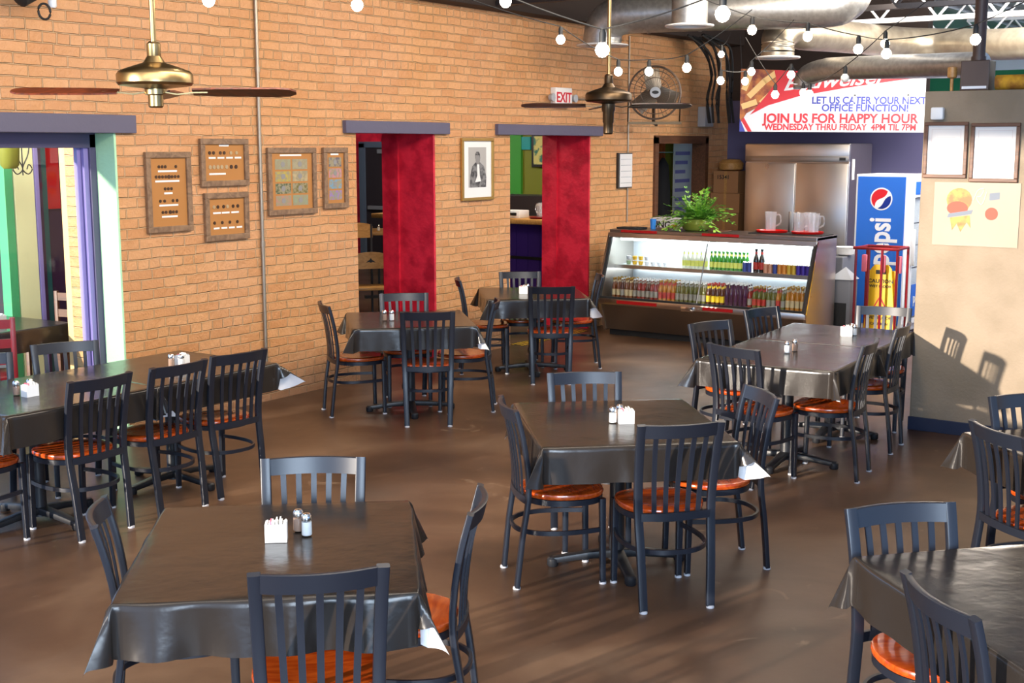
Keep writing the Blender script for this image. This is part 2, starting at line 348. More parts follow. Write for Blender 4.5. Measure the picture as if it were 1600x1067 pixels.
def tag(o, label, cat, group=None, kind=None):
    o['label'] = label; o['category'] = cat
    if group: o['group'] = group
    if kind: o['kind'] = kind
    return o
def thing(name, label, cat, loc=(0, 0, 0), rz=0, group=None):
    o = bpy.data.objects.new(name, None); C.objects.link(o); o.location = loc; o.rotation_euler = (0, 0, rz); o.empty_display_size = .1
    return tag(o, label, cat, group)
def struct(o): o['kind'] = 'structure'; return o
def dup(root, loc, rz=None, label=None, group=None):
    r = root.copy(); C.objects.link(r); r.location = loc
    if rz is not None: r.rotation_euler = (0, 0, rz)
    if label: r['label'] = label
    if group: r['group'] = group
    for ch in list(root.children):
        c = ch.copy(); C.objects.link(c); c.parent = r
        for g in list(ch.children):
            d = g.copy(); C.objects.link(d); d.parent = c
    return r
def smoothpath(pts, n=4):
    P = [Vector(p) for p in pts]; out = []
    for i in range(len(P) - 1):
        p0 = P[max(i - 1, 0)]; p1 = P[i]; p2 = P[i + 1]; p3 = P[min(i + 2, len(P) - 1)]
        for k in range(n):
            t = k / n; out.append(.5 * ((2 * p1) + (-p0 + p2) * t + (2 * p0 - 5 * p1 + 4 * p2 - p3) * t * t + (-p0 + 3 * p1 - 3 * p2 + p3) * t ** 3))
    out.append(P[-1]); return out
def rect(w_, h_): return [(-w_ / 2, -h_ / 2), (w_ / 2, -h_ / 2), (w_ / 2, h_ / 2), (-w_ / 2, h_ / 2)]
def rrect(w_, h_, r):
    o = []
    for cx, cy, a0 in ((w_ / 2 - r, h_ / 2 - r, 0), (-w_ / 2 + r, h_ / 2 - r, 90), (-w_ / 2 + r, -h_ / 2 + r, 180), (w_ / 2 - r, -h_ / 2 + r, 270)):
        for k in range(3): a = R(a0 + 45 * k); o.append((cx + r * math.cos(a), cy + r * math.sin(a)))
    return o
def text(body, size, m, parent, loc, rot, name='lettering', shear=0, sx=1, align='CENTER', off=0.0, ext=.0015):
    cu = bpy.data.curves.new(name, 'FONT'); cu.body = body; cu.size = size; cu.align_x = align; cu.align_y = 'CENTER'
    cu.extrude = ext; cu.shear = shear; cu.offset = off; cu.resolution_u = 3
    t = bpy.data.objects.new(name, cu); C.objects.link(t)
    dg = bpy.context.evaluated_depsgraph_get(); me = bpy.data.meshes.new_from_object(t.evaluated_get(dg)); bpy.data.objects.remove(t)
    me.materials.clear(); me.materials.append(m); me.name = name
    o = bpy.data.objects.new(name, me); C.objects.link(o); o.parent = parent; o.location = loc; o.rotation_euler = rot; o.scale = (sx, 1, 1)
    return o

# ------------------------------------------------------------------ the room shell
WY = 7.59; WT = 0.60; CZ = 4.0
struct(MB().box((-8, -9, -.1), (26, 18, 0)).build('floor', M['floor'], smooth=False))
b = MB()
b.box((0.0, WY, 0), (2.5, WY + WT, CZ))
b.box((2.5, WY, 2.21), (5.94, WY + WT, CZ))
b.box((5.94, WY, 0), (8.53, WY + WT, CZ))
b.box((8.53, WY, 2.235), (9.66, WY + WT, CZ))
b.box((9.66, WY, 0), (10.93, WY + WT, CZ))
b.box((10.93, WY, 2.235), (12.54, WY + WT, CZ))
b.box((12.54, WY, 0), (14.06, WY + WT, CZ))
HT = .17
b.box((14.06, WY, 2.22), (15.55, WY + HT, CZ)); b.box((14.06, WY, 0), (15.55, WY + HT, .75))
b.box((15.55, WY, 0), (16.3, WY + HT, CZ))
struct(b.build('wall_north', M['brick'], smooth=False))
# painted plaster linings on the openings' right jambs
struct(MB().box((5.925, WY - .004, 0), (5.945, WY + .21, 2.205), bev=.004).build('trim_1', M['mint'], smooth=False))
for i, X in ((2, 9.66), (3, 12.54)):
    struct(MB().box((X - .03, WY - .004, 0), (X - .002, WY + .42, 2.23)).box((X - .055, WY + .42, 0), (X - .002, WY + WT + .02, 2.23)).build('trim_%d' % i, M['red'], smooth=False))
# lintels
for i, x0, x1 in ((4, 2.3, 6.10), (5, 8.36, 9.85), (6, 10.66, 12.76)):
    struct(MB().box((x0, WY - .045, 2.205 if i == 4 else 2.225), (x1, WY + .05, 2.335), bev=.005).build('trim_%d' % i, M['lintel'], smooth=False))
# timber frame of the serving hatch
b = MB()
b.box((14.06, WY - .03, .75), (14.15, WY + HT, 2.22)); b.box((15.46, WY - .03, .75), (15.55, WY + HT, 2.22)); b.box((14.06, WY - .03, 2.14), (15.55, WY + HT, 2.24)); b.box((14.06, WY - .03, .72), (15.55, WY + HT, .8))
struct(b.build('trim_7', M['darkwood'], smooth=False))
# dark steel ledger and soffit above the brick
struct(MB().box((0, WY - .22, 3.45), (16.3, WY - .002, CZ), bev=.01).build('trim_8', M['darkdeck'], smooth=False))
struct(MB().box((16.18, 4.9, 2.72), (16.36, WY + .3, CZ)).build('trim_9', M['darkdeck'], smooth=False))
# kitchen back wall
struct(MB().box((16.2, 2.2, 0), (16.35, WY, 2.72)).build('wall_east', M['purplewall'], smooth=False))
struct(MB().box((14.9, 7.2, 0), (16.2, WY - .01, 0.02)).build('trim_10', M['navy'], smooth=False))
struct(MB().box((24, -9, 0), (24.1, 18, 3.45)).build('wall_far', M['greenwall'], smooth=False))
struct(MB().box((24, -9, 3.45), (24.1, 18, 4.2)).build('wall_far', M['deck'], smooth=False))
# stucco partition
p = struct(MB().box((9.375, -5, 0), (9.56, 2.84, 2.505), bev=.008).build('wall_partition', M['partition'], smooth=False))
struct(MB().box((9.358, -5, 0), (9.374, 2.845, .10), bev=.003).build('baseboard_partition', M['navy'], smooth=False))
# roof decks: dark over the brick, white beyond
struct(MB().box((-1, 5.3, CZ), (16.3, 8.2, CZ + .1)).build('ceiling', M['darkdeck'], smooth=False))
b = MB()
b.box((-1, -9, CZ), (26, 5.3, CZ + .02)); 
y = -9
while y < 5.25:
    b.box((11, y, CZ - .05), (26, y + .12, CZ)); y += .3
b.box((16.3, 5.3, CZ), (26, 18, CZ + .1))
struct(b.build('ceiling', M['deck'], smooth=False))
# street wall with big window openings (beyond the left edge of the photo)
b = MB()
b.box((-1.0, -9, 0), (-.8, 7.6, .25)); b.box((-1.0, -9, 3.94), (-.8, 7.6, CZ))
for y in (-9, -5.2, -1.4, 1.1, 7.37): b.box((-1.0, y, .25), (-.8, y + .22, 3.94))
struct(b.build('wall_west', M['lintel'], smooth=False))
b = MB()
b.box((-1.0, -9.2, 0), (16, -9, .6)); b.box((-1.0, -9.2, 3.4), (26, -9, CZ))
for x in (-1.0, 1.6, 5, 9, 13, 17): b.box((x, -9.2, .6), (x + .6, -9, 3.4))
struct(b.build('wall_south', M['lintel'], smooth=False))

# joists
def joist(X, m, label, y0=-6, y1=5.2, z0=3.47, z1=3.9):
    t = thing('bar_joist', label, 'roof joist', (X, 0, 0), 0, 'bar joists under the roof')
    MB().box((-.045, y0, z0), (.045, y1, z0 + .05)).build('bottom_chord', m, t, smooth=False)
    MB().box((-.045, y0, z1 - .04), (.045, y1, z1)).build('top_chord', m, t, smooth=False)
    q = MB(); y = y0; k = 0
    while y < y1 - .3:
        a = (0, y, z0 + .03) if k % 2 == 0 else (0, y, z1 - .02); c = (0, y + .32, z1 - .02) if k % 2 == 0 else (0, y + .32, z0 + .03)
        q.tube([a, c], .014, 6); y += .32; k += 1
    q.build('web', m, t)
joist(12.9, M['steel_dark'], 'dark steel bar joist nearest the camera under the white roof')
joist(14.3, M['steel_white'], 'bar joist just behind the dark one, white with painted glare', y1=5.2)
joist(16.6, M['steel_white'], 'bar joist farther back above the kitchen wall, white with painted glare', y1=5.2)
joist(19.0, M['steel_white'], 'farthest bar joist, white with painted glare, over the green wall', y1=5.2)
joist(10.40, M['steel_dark'], 'dark bar joist ending above the brick wall beside the duct elbow', y0=5.4, y1=7.36, z0=3.47)

# ------------------------------------------------------------------ chairs
def chair_y(x, z):   # rear profile of the back in side view plus its bow in plan
    pr = [(0, -.262), (.25, -.236), (.45, -.208), (.6, -.214), (.75, -.238), (.89, -.274)]
    for (a, ya), (c, yc) in zip(pr, pr[1:]):
        if z <= c or c == .89: y = ya + (yc - ya) * (z - a) / (c - a); break
    return y
def make_chair():
    t = thing('dining_chair', 'x', 'chair', (0, 0, 0))
    # seat
    q = MB(); n = 36; rings = []
    def outline(k):
        pts = []
        for i in range(n):
            a = 2 * math.pi * i / n; cx, sy = math.cos(a), math.sin(a); e = 2 / 2.7
            x = .205 * math.copysign(abs(cx) ** e, cx); y = .2 * math.copysign(abs(sy) ** e, sy)
            if y < 0: x *= 1 - .16 * (-y / .2) ** 1.5
            pts.append((x * k, y * k - .005))
        return pts
    vs = []; lv = [(.93, .434), (.985, .438), (1, .447), (1, .455), (.985, .462), (.93, .4645), (.6, .460), (.3, .458)]
    for k, z in lv: vs += [(x, y, z) for x, y in outline(k)]
    fs = [tuple(range(n))[::-1]]
    for r in range(len(lv) - 1): fs += [(r * n + i, r * n + (i + 1) % n, (r + 1) * n + (i + 1) % n, (r + 1) * n + i) for i in range(n)]
    fs.append(tuple((len(lv) - 1) * n + i for i in range(n)))
    q.add(vs, fs); q.build('seat', M['seat'], t)
    MB().sweep([(x * .93, y * .93, .42) for x, y in outline(1)], rect(.02, .028), closed=True).build('seat_frame', M['metal'], t)
    for s in (-1, 1):
        xs = lambda z: s * (.163 + .026 * z / .88)
        pth = smoothpath([(xs(z), chair_y(0, z), z) for z in (.008, .25, .45, .6, .75, .884)], 4)
        leg = MB().sweep(pth, rrect(.024, .040, .005), up=(1, 0, 0)).build('rear_leg', M['metal'], t)
        MB().lathe([(.014, 0), (.019, 0), (.019, .010), (.014, .012)], 12, (xs(0), chair_y(0, 0), 0)).build('foot_glide', M['glide'], leg)
        leg = MB().sweep([(s * .166, .160, .43), (s * .168, .166, .008)], rrect(.032, .030, .005), up=(0, 1, 0), scales=[1.05, .9]).build('front_leg', M['metal'], t)
        MB().lathe([(.014, 0), (.018, 0), (.018, .010), (.014, .012)], 12, (s * .168, .166, 0)).build('foot_glide', M['glide'], leg)
    bow = lambda x, d: -d * (1 - (x / .209) ** 2)
    nx = 14; sec = []
    for i in range(nx + 1):
        x = -.173 + .346 * i / nx; bx = -.032 * (1 - (x / .173) ** 2)
        for z, o in ((.820, -.011), (.882, -.011), (.884, -.007), (.884, .007), (.882, .011), (.820, .011)): sec.append((x, chair_y(0, z) + bx + o, z))
    fs = [(i * 6 + k, i * 6 + (k + 1) % 6, (i + 1) * 6 + (k + 1) % 6, (i + 1) * 6 + k) for i in range(nx) for k in range(6)] + [tuple(range(6)), tuple(nx * 6 + k for k in range(6))]
    MB().add(sec, fs).build('top_rail', M['metal'], t)
    pth = [(x, chair_y(0, .448) + bow(x, .03) + .004, .440) for x in [-.165 + .33 * i / 10 for i in range(11)]]
    MB().sweep(pth, rect(.016, .036)).build('bottom_rail', M['metal'], t)
    for k in range(-2, 3):
        pts = []
        for z in (.45, .55, .65, .75, .83):
            u = (z - .45) / .4; x = k * (.053 + .008 * u); pts.append((x, chair_y(0, z) + bow(x, .024 + .006 * u) + .002, z))
        MB().sweep(smoothpath(pts, 2), rect(.008, .022), up=(1, 0, 0)).build('slat', M['metal'], t)
    st = smoothpath([(-.168, .16, .275), (-.192, .05, .275), (-.195, -.07, .275), (-.165, -.17, .275), (-.09, -.235, .275), (0, -.25, .275), (.09, -.235, .275), (.165, -.17, .275), (.195, -.07, .275), (.192, .05, .275), (.168, .16, .275)], 3)
    MB().sweep(st, rect(.012, .022)).build('stretcher', M['metal'], t)
    return t
chair0 = make_chair(); used = []
def chair(x, y, face, label, group):
    """x, y: middle of the top rail; face: heading in degrees the sitter looks to"""
    a = R(face); dx, dy = math.cos(a) * .29, math.sin(a) * .29; loc = (x + dx, y + dy, 0); rz = a - math.pi / 2
    if not used:
        used.append(1); chair0.location = loc; chair0.rotation_euler = (0, 0, rz); chair0['label'] = label; chair0['group'] = group; return chair0
    return dup(chair0, loc, rz, label, group)
G = 'black slat-back chairs around the '
gA = G + 'front left table'; gB = G + 'middle table'; gC = G + 'table by the first red doorway'; gD = G + 'table by the second red doorway'
gE = G + 'table row by the partition'; gF = G + 'bottom right table'; gG = G + 'right edge table'; gH = G + 'long left table'
chair(2.597, 2.484, 47, 'black slat-back chair with its back to the camera at the front left table', gA)
chair(3.60, 3.46, 219, 'black slat-back chair on the far side of the front left table', gA)
chair(2.613, 3.546, -42.0, 'black slat-back chair seen edge-on left of the front left table', gA)
chair(3.49, 2.55, 121, 'black slat-back chair edge-on at the right side of the front left table', gA)
chair(4.983, 2.516, 48.0, 'black slat-back chair with its back to the camera at the middle table', gB)
chair(5.855, 3.572, 221.0, 'black slat-back chair on the far side of the middle table, facing the camera', gB)
chair(4.909, 3.442, -44.0, 'black slat-back chair edge-on at the left side of the middle table', gB)
chair(5.91, 2.53, 137, 'black slat-back chair at right of the middle table beside its folded white cloth corner', gB)
chair(7.34, 5.85, 39, 'black slat-back chair with its back to the camera in front of the first red doorway', gC)
chair(8.189, 6.783, 225.0, 'black slat-back chair between its table and the first red doorway', gC)
chair(7.26, 6.85, -36, 'black slat-back chair edge-on at the table nearest the grey conduit', gC)
chair(8.23, 5.84, 123, 'black slat-back chair edge-on between the tables of the two red doorways', gC)
chair(9.30, 6.01, 36, 'black slat-back chair with its back to the camera before the second red doorway', gD)
chair(10.259, 7.01, 221.0, 'black slat-back chair on the far side of the farthest table, against the brick pier', gD)
chair(9.38, 7.12, -50, 'black slat-back chair at the left of the farthest table, near the brick pier', gD)
chair(10.43, 6.17, 128, 'black slat-back chair beside the left end of the display case', gD)
chair(8.08, 3.90, 250, 'nearer black slat-back chair on the left of the joined tables', gE)
chair(8.981, 3.906, 255.0, 'black slat-back chair at the left of the joined tables, nearest the display case', gE)
chair(7.122, 3.278, -15.0, 'black slat-back chair at the near end of the joined tables by the partition', gE)
chair(7.809, 2.614, 96.0, 'black slat-back chair on the right of the joined tables beside a small white cloth corner', gE)
chair(8.672, 2.68, 95.0, 'black slat-back chair right of the joined tables, closest to the beige partition', gE)
chair(9.60, 3.14, 191, 'black slat-back chair at the far end of the joined tables before the red rack', gE)
chair(4.267, 1.317, 227.0, 'black slat-back chair behind the table at the bottom right corner', gF)
chair(3.43, 0.95, -45, 'black slat-back chair with its back to the camera at the bottom right table', gF)
chair(5.673, 1.342, -41.0, 'black slat-back chair at the right edge, left of the table behind', gG)
chair(6.58, 1.43, 229, 'black slat-back chair at the right edge in front of the partition baseboard', gG)
chair(4.239, 5.617, 90.0, 'black slat-back chair on the near side of the long table, first from the left', gH)
chair(4.765, 5.598, 90.0, 'black slat-back chair on the near side of the long table, second from the left', gH)
chair(5.237, 5.61, 84.0, 'black slat-back chair on the near side of the long table, nearest the brick wall', gH)
chair(4.884, 6.839, 245.0, 'black slat-back chair behind the long table before the purple window frame', gH)
chair(4.284, 6.869, 245.0, 'black slat-back chair behind the long table, cut by the left edge of the view', gH)
chair(3.48, 6.10, 0, 'black chair at the left end of the long table, only seat and legs in view', gH)

# ------------------------------------------------------------------ tables, cloths
def make_table(arm=.33):
    t = thing('pedestal_table', 'x', 'table')
    MB().box((-.44, -.44, .705), (.44, .44, .735), bev=.006).build('tabletop', M['tabletop'], t)
    MB().lathe([(.045, .03), (.04, .06), (.038, .6), (.045, .68), (.2, .70), (.2, .705)], 20).build('column', M['castiron'], t)
    for k in range(4):
        a = R(90 * k); d = Vector((math.cos(a), math.sin(a), 0))
        q = MB(); P = [d * .02 + Vector((0, 0, .062)), d * .15 + Vector((0, 0, .055)), d * arm + Vector((0, 0, .034))]
        q.sweep(P, rrect(.07, .045, .012), scales=[1.0, .85, .7]); q.lathe([(.024, 0), (.03, .008), (.03, .04), (.02, .05)], 12, tuple(d * arm))
        q.build('base_arm', M['castiron'], t)
    return t
def make_cloth(ax, ay, drop, ears, seed, wv=.35):
    """ears: {(sx,sy): (flare degrees, fold start or None, fold degrees)}"""
    rnd = random.Random(seed); ph = [rnd.uniform(0, 6.28) for _ in range(8)]; top = .745
    def samples(h):
        L = [h * i / 14 for i in range(-14, 15)]
        e = [.004, .01, .02] + [.02 + (drop - .02) * i / 12 for i in range(1, 13)]
        return [-h - x for x in reversed(e)] + L + [h + x for x in e]
    US, VS = samples(ax), samples(ay); vs = []
    def hang(d, along, which, sg):
        rb = .014
        if d < rb * 1.57: th = d / rb; out = rb * math.sin(th); dn = rb * (1 - math.cos(th))
        else: out = rb; dn = rb + d - rb * 1.57
        k = (d / drop)
        wav = math.sin(along * 17 + ph[which]) * .6 + math.sin(along * 31 + ph[which + 4]) * .4
        return out + k * (.024 + .026 * wav) * wv, dn
    for u in US:
        for v in VS:
            du, dv = max(0, abs(u) - ax), max(0, abs(v) - ay); sx = 1 if u > 0 else -1; sy = 1 if v > 0 else -1
            if du == 0 and dv == 0:
                z = top + .0012 * math.sin(u * 7 + ph[0]) * math.sin(v * 6 + ph[1]); p = Vector((u, v, z))
            elif dv == 0:
                o, dn = hang(du, v, 0 if sx > 0 else 1, sx)
                fade = min(1, (ay - abs(v)) / .08); p = Vector((sx * (ax + o * (.45 + .55 * fade)), v, top - dn))
            elif du == 0:
                o, dn = hang(dv, u, 2 if sy > 0 else 3, sy)
                fade = min(1, (ax - abs(u)) / .08); p = Vector((u, sy * (ay + o * (.45 + .55 * fade)), top - dn))
            else:
                fl, fs_, fa = ears.get((sx, sy), (34, None, 0))
                r = math.hypot(du, dv); th = math.atan2(dv, du); w_ = math.sin(2 * th)
                r *= 1 - .13 * w_ ** 4 * min(1, r / .25) ** 2
                if fs_ is not None and r > fs_:      # near sheet rumpled up so the white inside of the far one shows
                    near = (th - R(45)) / R(45) * (1 if fa > 0 else -1)
                    if near > 0: r = fs_ + (r - fs_) * (1 - min(1, near / .3) * .92)
                tip = min(1.0, r / .03)
                al = R(fl) * (w_ ** .8) * tip; dirh = R(45) + (th - R(45)) * (1 - w_) 
                hx, hy = math.cos(dirh), math.sin(dirh); side = .012 * (1 - w_)
                base = .010
                p = Vector((ax + base * math.cos(th) + r * math.sin(al) * hx + side * math.cos(th), ay + base * math.sin(th) + r * math.sin(al) * hy + side * math.sin(th), top - .004 * tip - r * math.cos(al)))
                p = Vector((p.x * sx, p.y * sy, p.z))
            vs.append(tuple(p))
    n = len(VS); fs = [(i * n + j, (i + 1) * n + j, (i + 1) * n + j + 1, i * n + j + 1) for i in range(len(US) - 1) for j in range(n - 1)]
    me = bpy.data.meshes.new('tablecloth'); me.from_pydata(vs, [], fs); me.materials.append(M['cloth'])
    me.polygons.foreach_set('use_smooth', [True] * len(me.polygons)); me.update()
    o = bpy.data.objects.new('tablecloth', me); C.objects.link(o); return o
table0 = make_table(); tused = []
def table(x, y, deg, ax, ay, name_t, name_c, ears, seed, gt='pedestal tables', drop=.18, wv=.35):
    sx, sy = ax / .455, ay / .455
    if not tused: tused.append(1); t = table0; t.location = (x, y, 0); t.rotation_euler = (0, 0, R(deg)); t['label'] = name_t; t['group'] = gt
    else: t = dup(table0, (x, y, 0), R(deg), name_t, gt)
    for c in t.children:
        if c.name.startswith('tabletop'): c.scale = (sx, sy, 1)
    c = make_cloth(ax, ay, drop, ears, seed, wv); c.location = (x, y, 0); c.rotation_euler = (0, 0, R(deg)); tag(c, name_c, 'tablecloth', 'black vinyl tablecloths')
    return t
def cl(s): return 'black vinyl cloth on the ' + s
def tb(s): return 'dark four-armed pedestal table, ' + s
E_ = {}
table(3.01, 3.07, -49, .462, .515, tb('nearest the camera at front left'), cl('front left table, its near right corner folded up white'), {(-1, -1): (28, None, 0), (1, -1): (36, .10, 1), (1, 1): (30, None, 0), (-1, 1): (30, None, 0)}, 1, wv=1)
table(5.42, 3.10, -48, .462, .515, tb('in the middle of the floor'), cl('middle table, its near right corner folded up white'), {(-1, -1): (38, None, 0), (1, -1): (50, .10, 1), (1, 1): (25, None, 0), (-1, 1): (15, None, 0)}, 2)
table(7.76, 6.37, -45, .47, .48, tb('before the first red doorway'), cl('table before the first red doorway'), {(-1, -1): (36, None, 0), (1, -1): (32, .13, 1)}, 3)
table(9.82, 6.56, -49, .46, .48, tb('farthest back near the second red doorway'), cl('farthest table, its right corner lifted white'), {(1, -1): (42, .08, 1), (-1, -1): (35, None, 0)}, 4)
table(7.87, 3.20, 4, .505, .45, tb('near one of the two joined beside the partition'), cl('near one of the joined tables, crumpled at the shakers'), {(-1, 1): (36, None, 0), (-1, -1): (28, .17, -1), (1, 1): (0, None, 0), (1, -1): (8, None, 0)}, 5)
table(8.87, 3.27, 4, .47, .45, tb('far one of the two joined beside the partition'), cl('far one of the joined tables'), {(1, -1): (40, None, 0)}, 6)
table(4.20, 6.19, 1, .49, .46, tb('left one of the pair along the brick wall'), cl('left half of the long table'), {(-1, -1): (35, None, 0), (1, -1): (30, .15, 1)}, 7)
table(5.18, 6.20, 1, .485, .45, tb('right one of the pair along the brick wall'), cl('right half of the long table, end corner folded white'), {(1, -1): (54, .09, 1)}, 8)
table(4.03, 0.67, -43, .48, .52, tb('at the bottom right corner'), cl('bottom right table, its surface pale with sheen'), {(-1, 1): (22, None, 0), (-1, -1): (25, None, 0)}, 9)
table(6.17, 0.93, -43, .46, .48, tb('cut by the right edge'), cl('table at the right edge'), {(-1, 1): (28, None, 0)}, 10)
table(5.62, 8.84, 4, .44, .45, tb('in the patio behind the purple frame'), cl('patio table behind the purple window frame'), {(1, -1): (40, None, 0)}, 11)

# ------------------------------------------------------------------ salt, pepper, sugar
def make_shaker(fill):
    t = thing('shaker', 'x', 'shaker')
    MB().lathe([(.017, 0), (.020, .004), (.019, .05), (.016, .062)], 14).build('jar', M['glass'], t)
    MB().lathe([(.016, .003), (.0185, .006), (.018, .052), (.0, .053)], 14).build('contents', fill, t)
    MB().lathe([(.0175, .058), (.0185, .062), (.018, .074), (.012, .082), (0, .083)], 14).build('cap', M['chrome'], t)
    return t
salt0 = make_shaker(M['salt']); pep0 = make_shaker(M['pepper'])
cad0 = thing('sugar_caddy', 'x', 'sugar caddy')
MB().box((-.038, -.028, 0), (.038, .028, .006)).box((-.038, -.028, .006), (-.034, .028, .066)).box((.034, -.028, .006), (.038, .028, .066)).box((-.034, -.028, .006), (.034, -.024, .064)).box((-.034, .024, .006), (.034, .028, .064)).build('holder', M['white'], cad0)
q = MB()
for i in range(12):
    x = -.029 + i * .0053; q.x = Matrix.Translation((x, 0, .008)) @ Matrix.Rotation(random.uniform(-.08, .08), 4, 'Y'); q.box((-.0024, -.020, 0), (.0024, .020, .066 + random.uniform(-.006, .008)), mi=(1 if i in (2, 3) else 0))
q.build('sugar_packets', [M['paper'], M['pink']], cad0)
first = {}
def put(proto, key, x, y, rz, label, group, z=.746):
    if key not in first: first[key] = 1; proto.location = (x, y, z); proto.rotation_euler = (0, 0, rz); proto['label'] = label; proto['group'] = group; return proto
    return dup(proto, (x, y, z), rz, label, group)
SP = 'salt and pepper shakers'; SC = 'sugar caddies'
def sets(where, cad=None, salt=None, pep=None, rz=0):
    if cad: put(cad0, 'c', *cad, rz, 'white sugar caddy with paper packets on the ' + where, SC)
    if salt: put(salt0, 's', *salt, 0, 'glass salt shaker with a steel cap on the ' + where, SP)
    if pep: put(pep0, 'p', *pep, 0, 'glass pepper shaker with a steel cap on the ' + where, SP)
sets('front left table', (3.045, 3.115), (3.145, 3.065), (3.165, 3.125), R(-49))
sets('middle table', (5.40, 3.045), (5.365, 3.10), None, R(-48))
put(pep0, 'p', 5.435, 3.10, 0, 'glass pepper shaker behind the caddy on the middle table', SP)
sets('table before the first red doorway', None, (7.60, 6.42), (7.57, 6.47))
sets('farthest table', (9.72, 6.60), None, (9.79, 6.60), R(-49))
sets('left half of the long table', (4.12, 6.10), (4.17, 6.17), (4.09, 6.18), R(0))
sets('right half of the long table', (5.26, 6.17), (5.22, 6.13), (5.19, 6.19), R(0))
sets('near one of the joined tables', None, (7.88, 3.22), (7.99, 3.21))
sets('far one of the joined tables', (8.86, 3.17), (8.92, 3.13), (8.95, 3.16), R(-60))
sets('patio table behind the purple frame', (5.72, 8.80), None, None, R(0))

# ------------------------------------------------------------------ patio behind the purple storefront frame
fy = WY + .21
b = MB()
b.box((2.5, fy, 2.10), (5.96, fy + .12, 2.215), bev=.004)
b.box((5.875, fy, 0), (5.97, fy + .10, 2.2), bev=.004); b.box((2.5, fy, 0), (2.62, fy + .12, 2.2))
b.build('window_1', M['frame_purple'], smooth=False); struct(bpy.data.objects['window_1'])
w1 = bpy.data.objects['window_1']
MB().box((5.835, fy + .02, 0), (5.875, fy + .09, 2.12), bev=.003).box((5.80, fy + .05, 0), (5.828, fy + .09, 2.11)).build('window_frame', M['lavender'], w1, smooth=False)
MB().box((2.62, fy + .06, .02), (5.81, fy + .066, 2.1)).build('glass_pane', M['pane'], w1, smooth=False)
PG = 'painted posts of the patio'
def post(x0, x1, m, label, y=9.6, d=.12, z1=3.2):
    tag(MB().box((x0, y, 0), (x1, y + d, z1), bev=.004).build('patio_post', m, smooth=False), label, 'post', PG)
post(6.36, 6.44, M['postgreen'], 'green painted post left of the cream panel in the patio')
post(6.45, 6.645, M['cream'], 'broad cream painted post beyond the purple window frame')
post(6.65, 6.69, M['lavender'], 'narrow lavender post against the cream one', 9.59)
post(6.86, 6.95, M['teal'], 'dark teal post in the patio behind the plum one', 9.85)
post(6.77, 6.83, M['plum'], 'dark plum post between the lavender and the teal posts', 9.75)
post(5.955, 6.075, M['paleorange'], 'pale orange post closest to the purple window frame', 8.2, .08, 2.6)
tag(MB().box((6.95, 9.95, 1.55), (7.15, 9.99, 2.6)).build('red_sign', M['bred'], smooth=False), 'red sign hanging in the patio behind the teal post', 'sign')
tag(MB().box((6.72, 9.97, .0), (7.5, 10.02, 2.9)).build('dark_screen', M['plum'], smooth=False), 'dark screen closing the patio behind the posts', 'screen')
struct(MB().box((3.5, 9.0, 2.9), (7.85, 10.1, 3.0)).build('ceiling', M['cream'], smooth=False))
# hanging basket and wrought-iron scroll
t = thing('hanging_planter', 'woven hanging planter at the top left behind the glass', 'planter', (6.22, 9.3, 1.93))
MB().lathe([(.05, 0), (.075, .03), (.085, .18), (.09, .2), (.075, .2), (.07, .04)], 14).build('basket', M['olive'], t)
MB().tube([(.08, 0, .2), (0, 0, .75)], .003, 5).tube([(-.08, 0, .2), (0, 0, .75)], .003, 5).tube([(0, 0, .75), (0, 0, .97)], .003, 5).build('hanger', M['cable'], t)
t = thing('iron_sconce', 'black wrought-iron scroll hanging before the cream post', 'sconce', (6.42, 9.42, 1.9))
q = MB()
for s in (-1, 1):
    q.tube(smoothpath([(0, 0, .45), (s * .07, 0, .3), (s * .06, 0, .15), (0, 0, .03), (s * .05, 0, -.02), (s * .09, 0, .02), (s * .06, 0, .06), (s * .04, 0, .02)], 4), .005, 6)
q.tube([(0, 0, 1.0), (0, 0, -.03)], .005, 6); q.build('scrollwork', M['cable'], t)
# ladder-back chairs of the patio
def ladder_chair(x, y, face, label, m):
    t = thing('ladder_back_chair', label, 'chair', (x, y, 0), R(face) - math.pi / 2, 'brown ladder-back chairs in the patio')
    for s in (-1, 1):
        MB().box((s * .2 - .018, -.22, 0), (s * .2 + .018, -.19, .90), bev=.004).build('rear_leg', m, t)
        MB().box((s * .19 - .018, .17, 0), (s * .19 + .018, .2, .44), bev=.004).build('front_leg', m, t)
    for z in (.56, .68, .82): MB().box((-.2, -.215, z), (.2, -.195, z + .065)).build('ladder_rail', m, t)
    MB().box((-.21, -.2, .44), (.21, .21, .47), bev=.006).build('seat', m, t)
ladder_chair(6.40, 8.99, 195, 'brown ladder-back chair beyond the patio table', M['darkwood'])
ladder_chair(5.26, 8.33, 60, 'dark red ladder-back chair at the left edge in the patio', M['redpaint'])
struct(MB().box((-8, 8.2, -.02), (8, 18, .004)).build('patio_floor', M['asphalt'], smooth=False)); bpy.data.objects['patio_floor'].name = 'floor'

# ------------------------------------------------------------------ bar room behind the two red doorways
struct(MB().box((7.9, 15, 0), (16.8, 15.1, 3.1)).box((7.9, 8.2, 0), (8.0, 15, 3.1)).build('wall_bar_side', M['darkdoor'], smooth=False))
struct(MB().box((16.8, 13.2, 0), (16.9, 15.1, 3.1)).build('wall_bar_red', M['red'], smooth=False))
struct(MB().box((16.8, 8.2, 0), (16.9, 11.42, 3.1)).build('wall_bar_olive', M['olive'], smooth=False))
struct(MB().box((16.75, 11.42, 0), (16.9, 13.2, 3.1)).build('wall_bar_green', M['green'], smooth=False))
struct(MB().box((7.9, 8.2, 3.0), (17, 15.1, 3.1)).build('ceiling', M['darkdeck'], smooth=False))
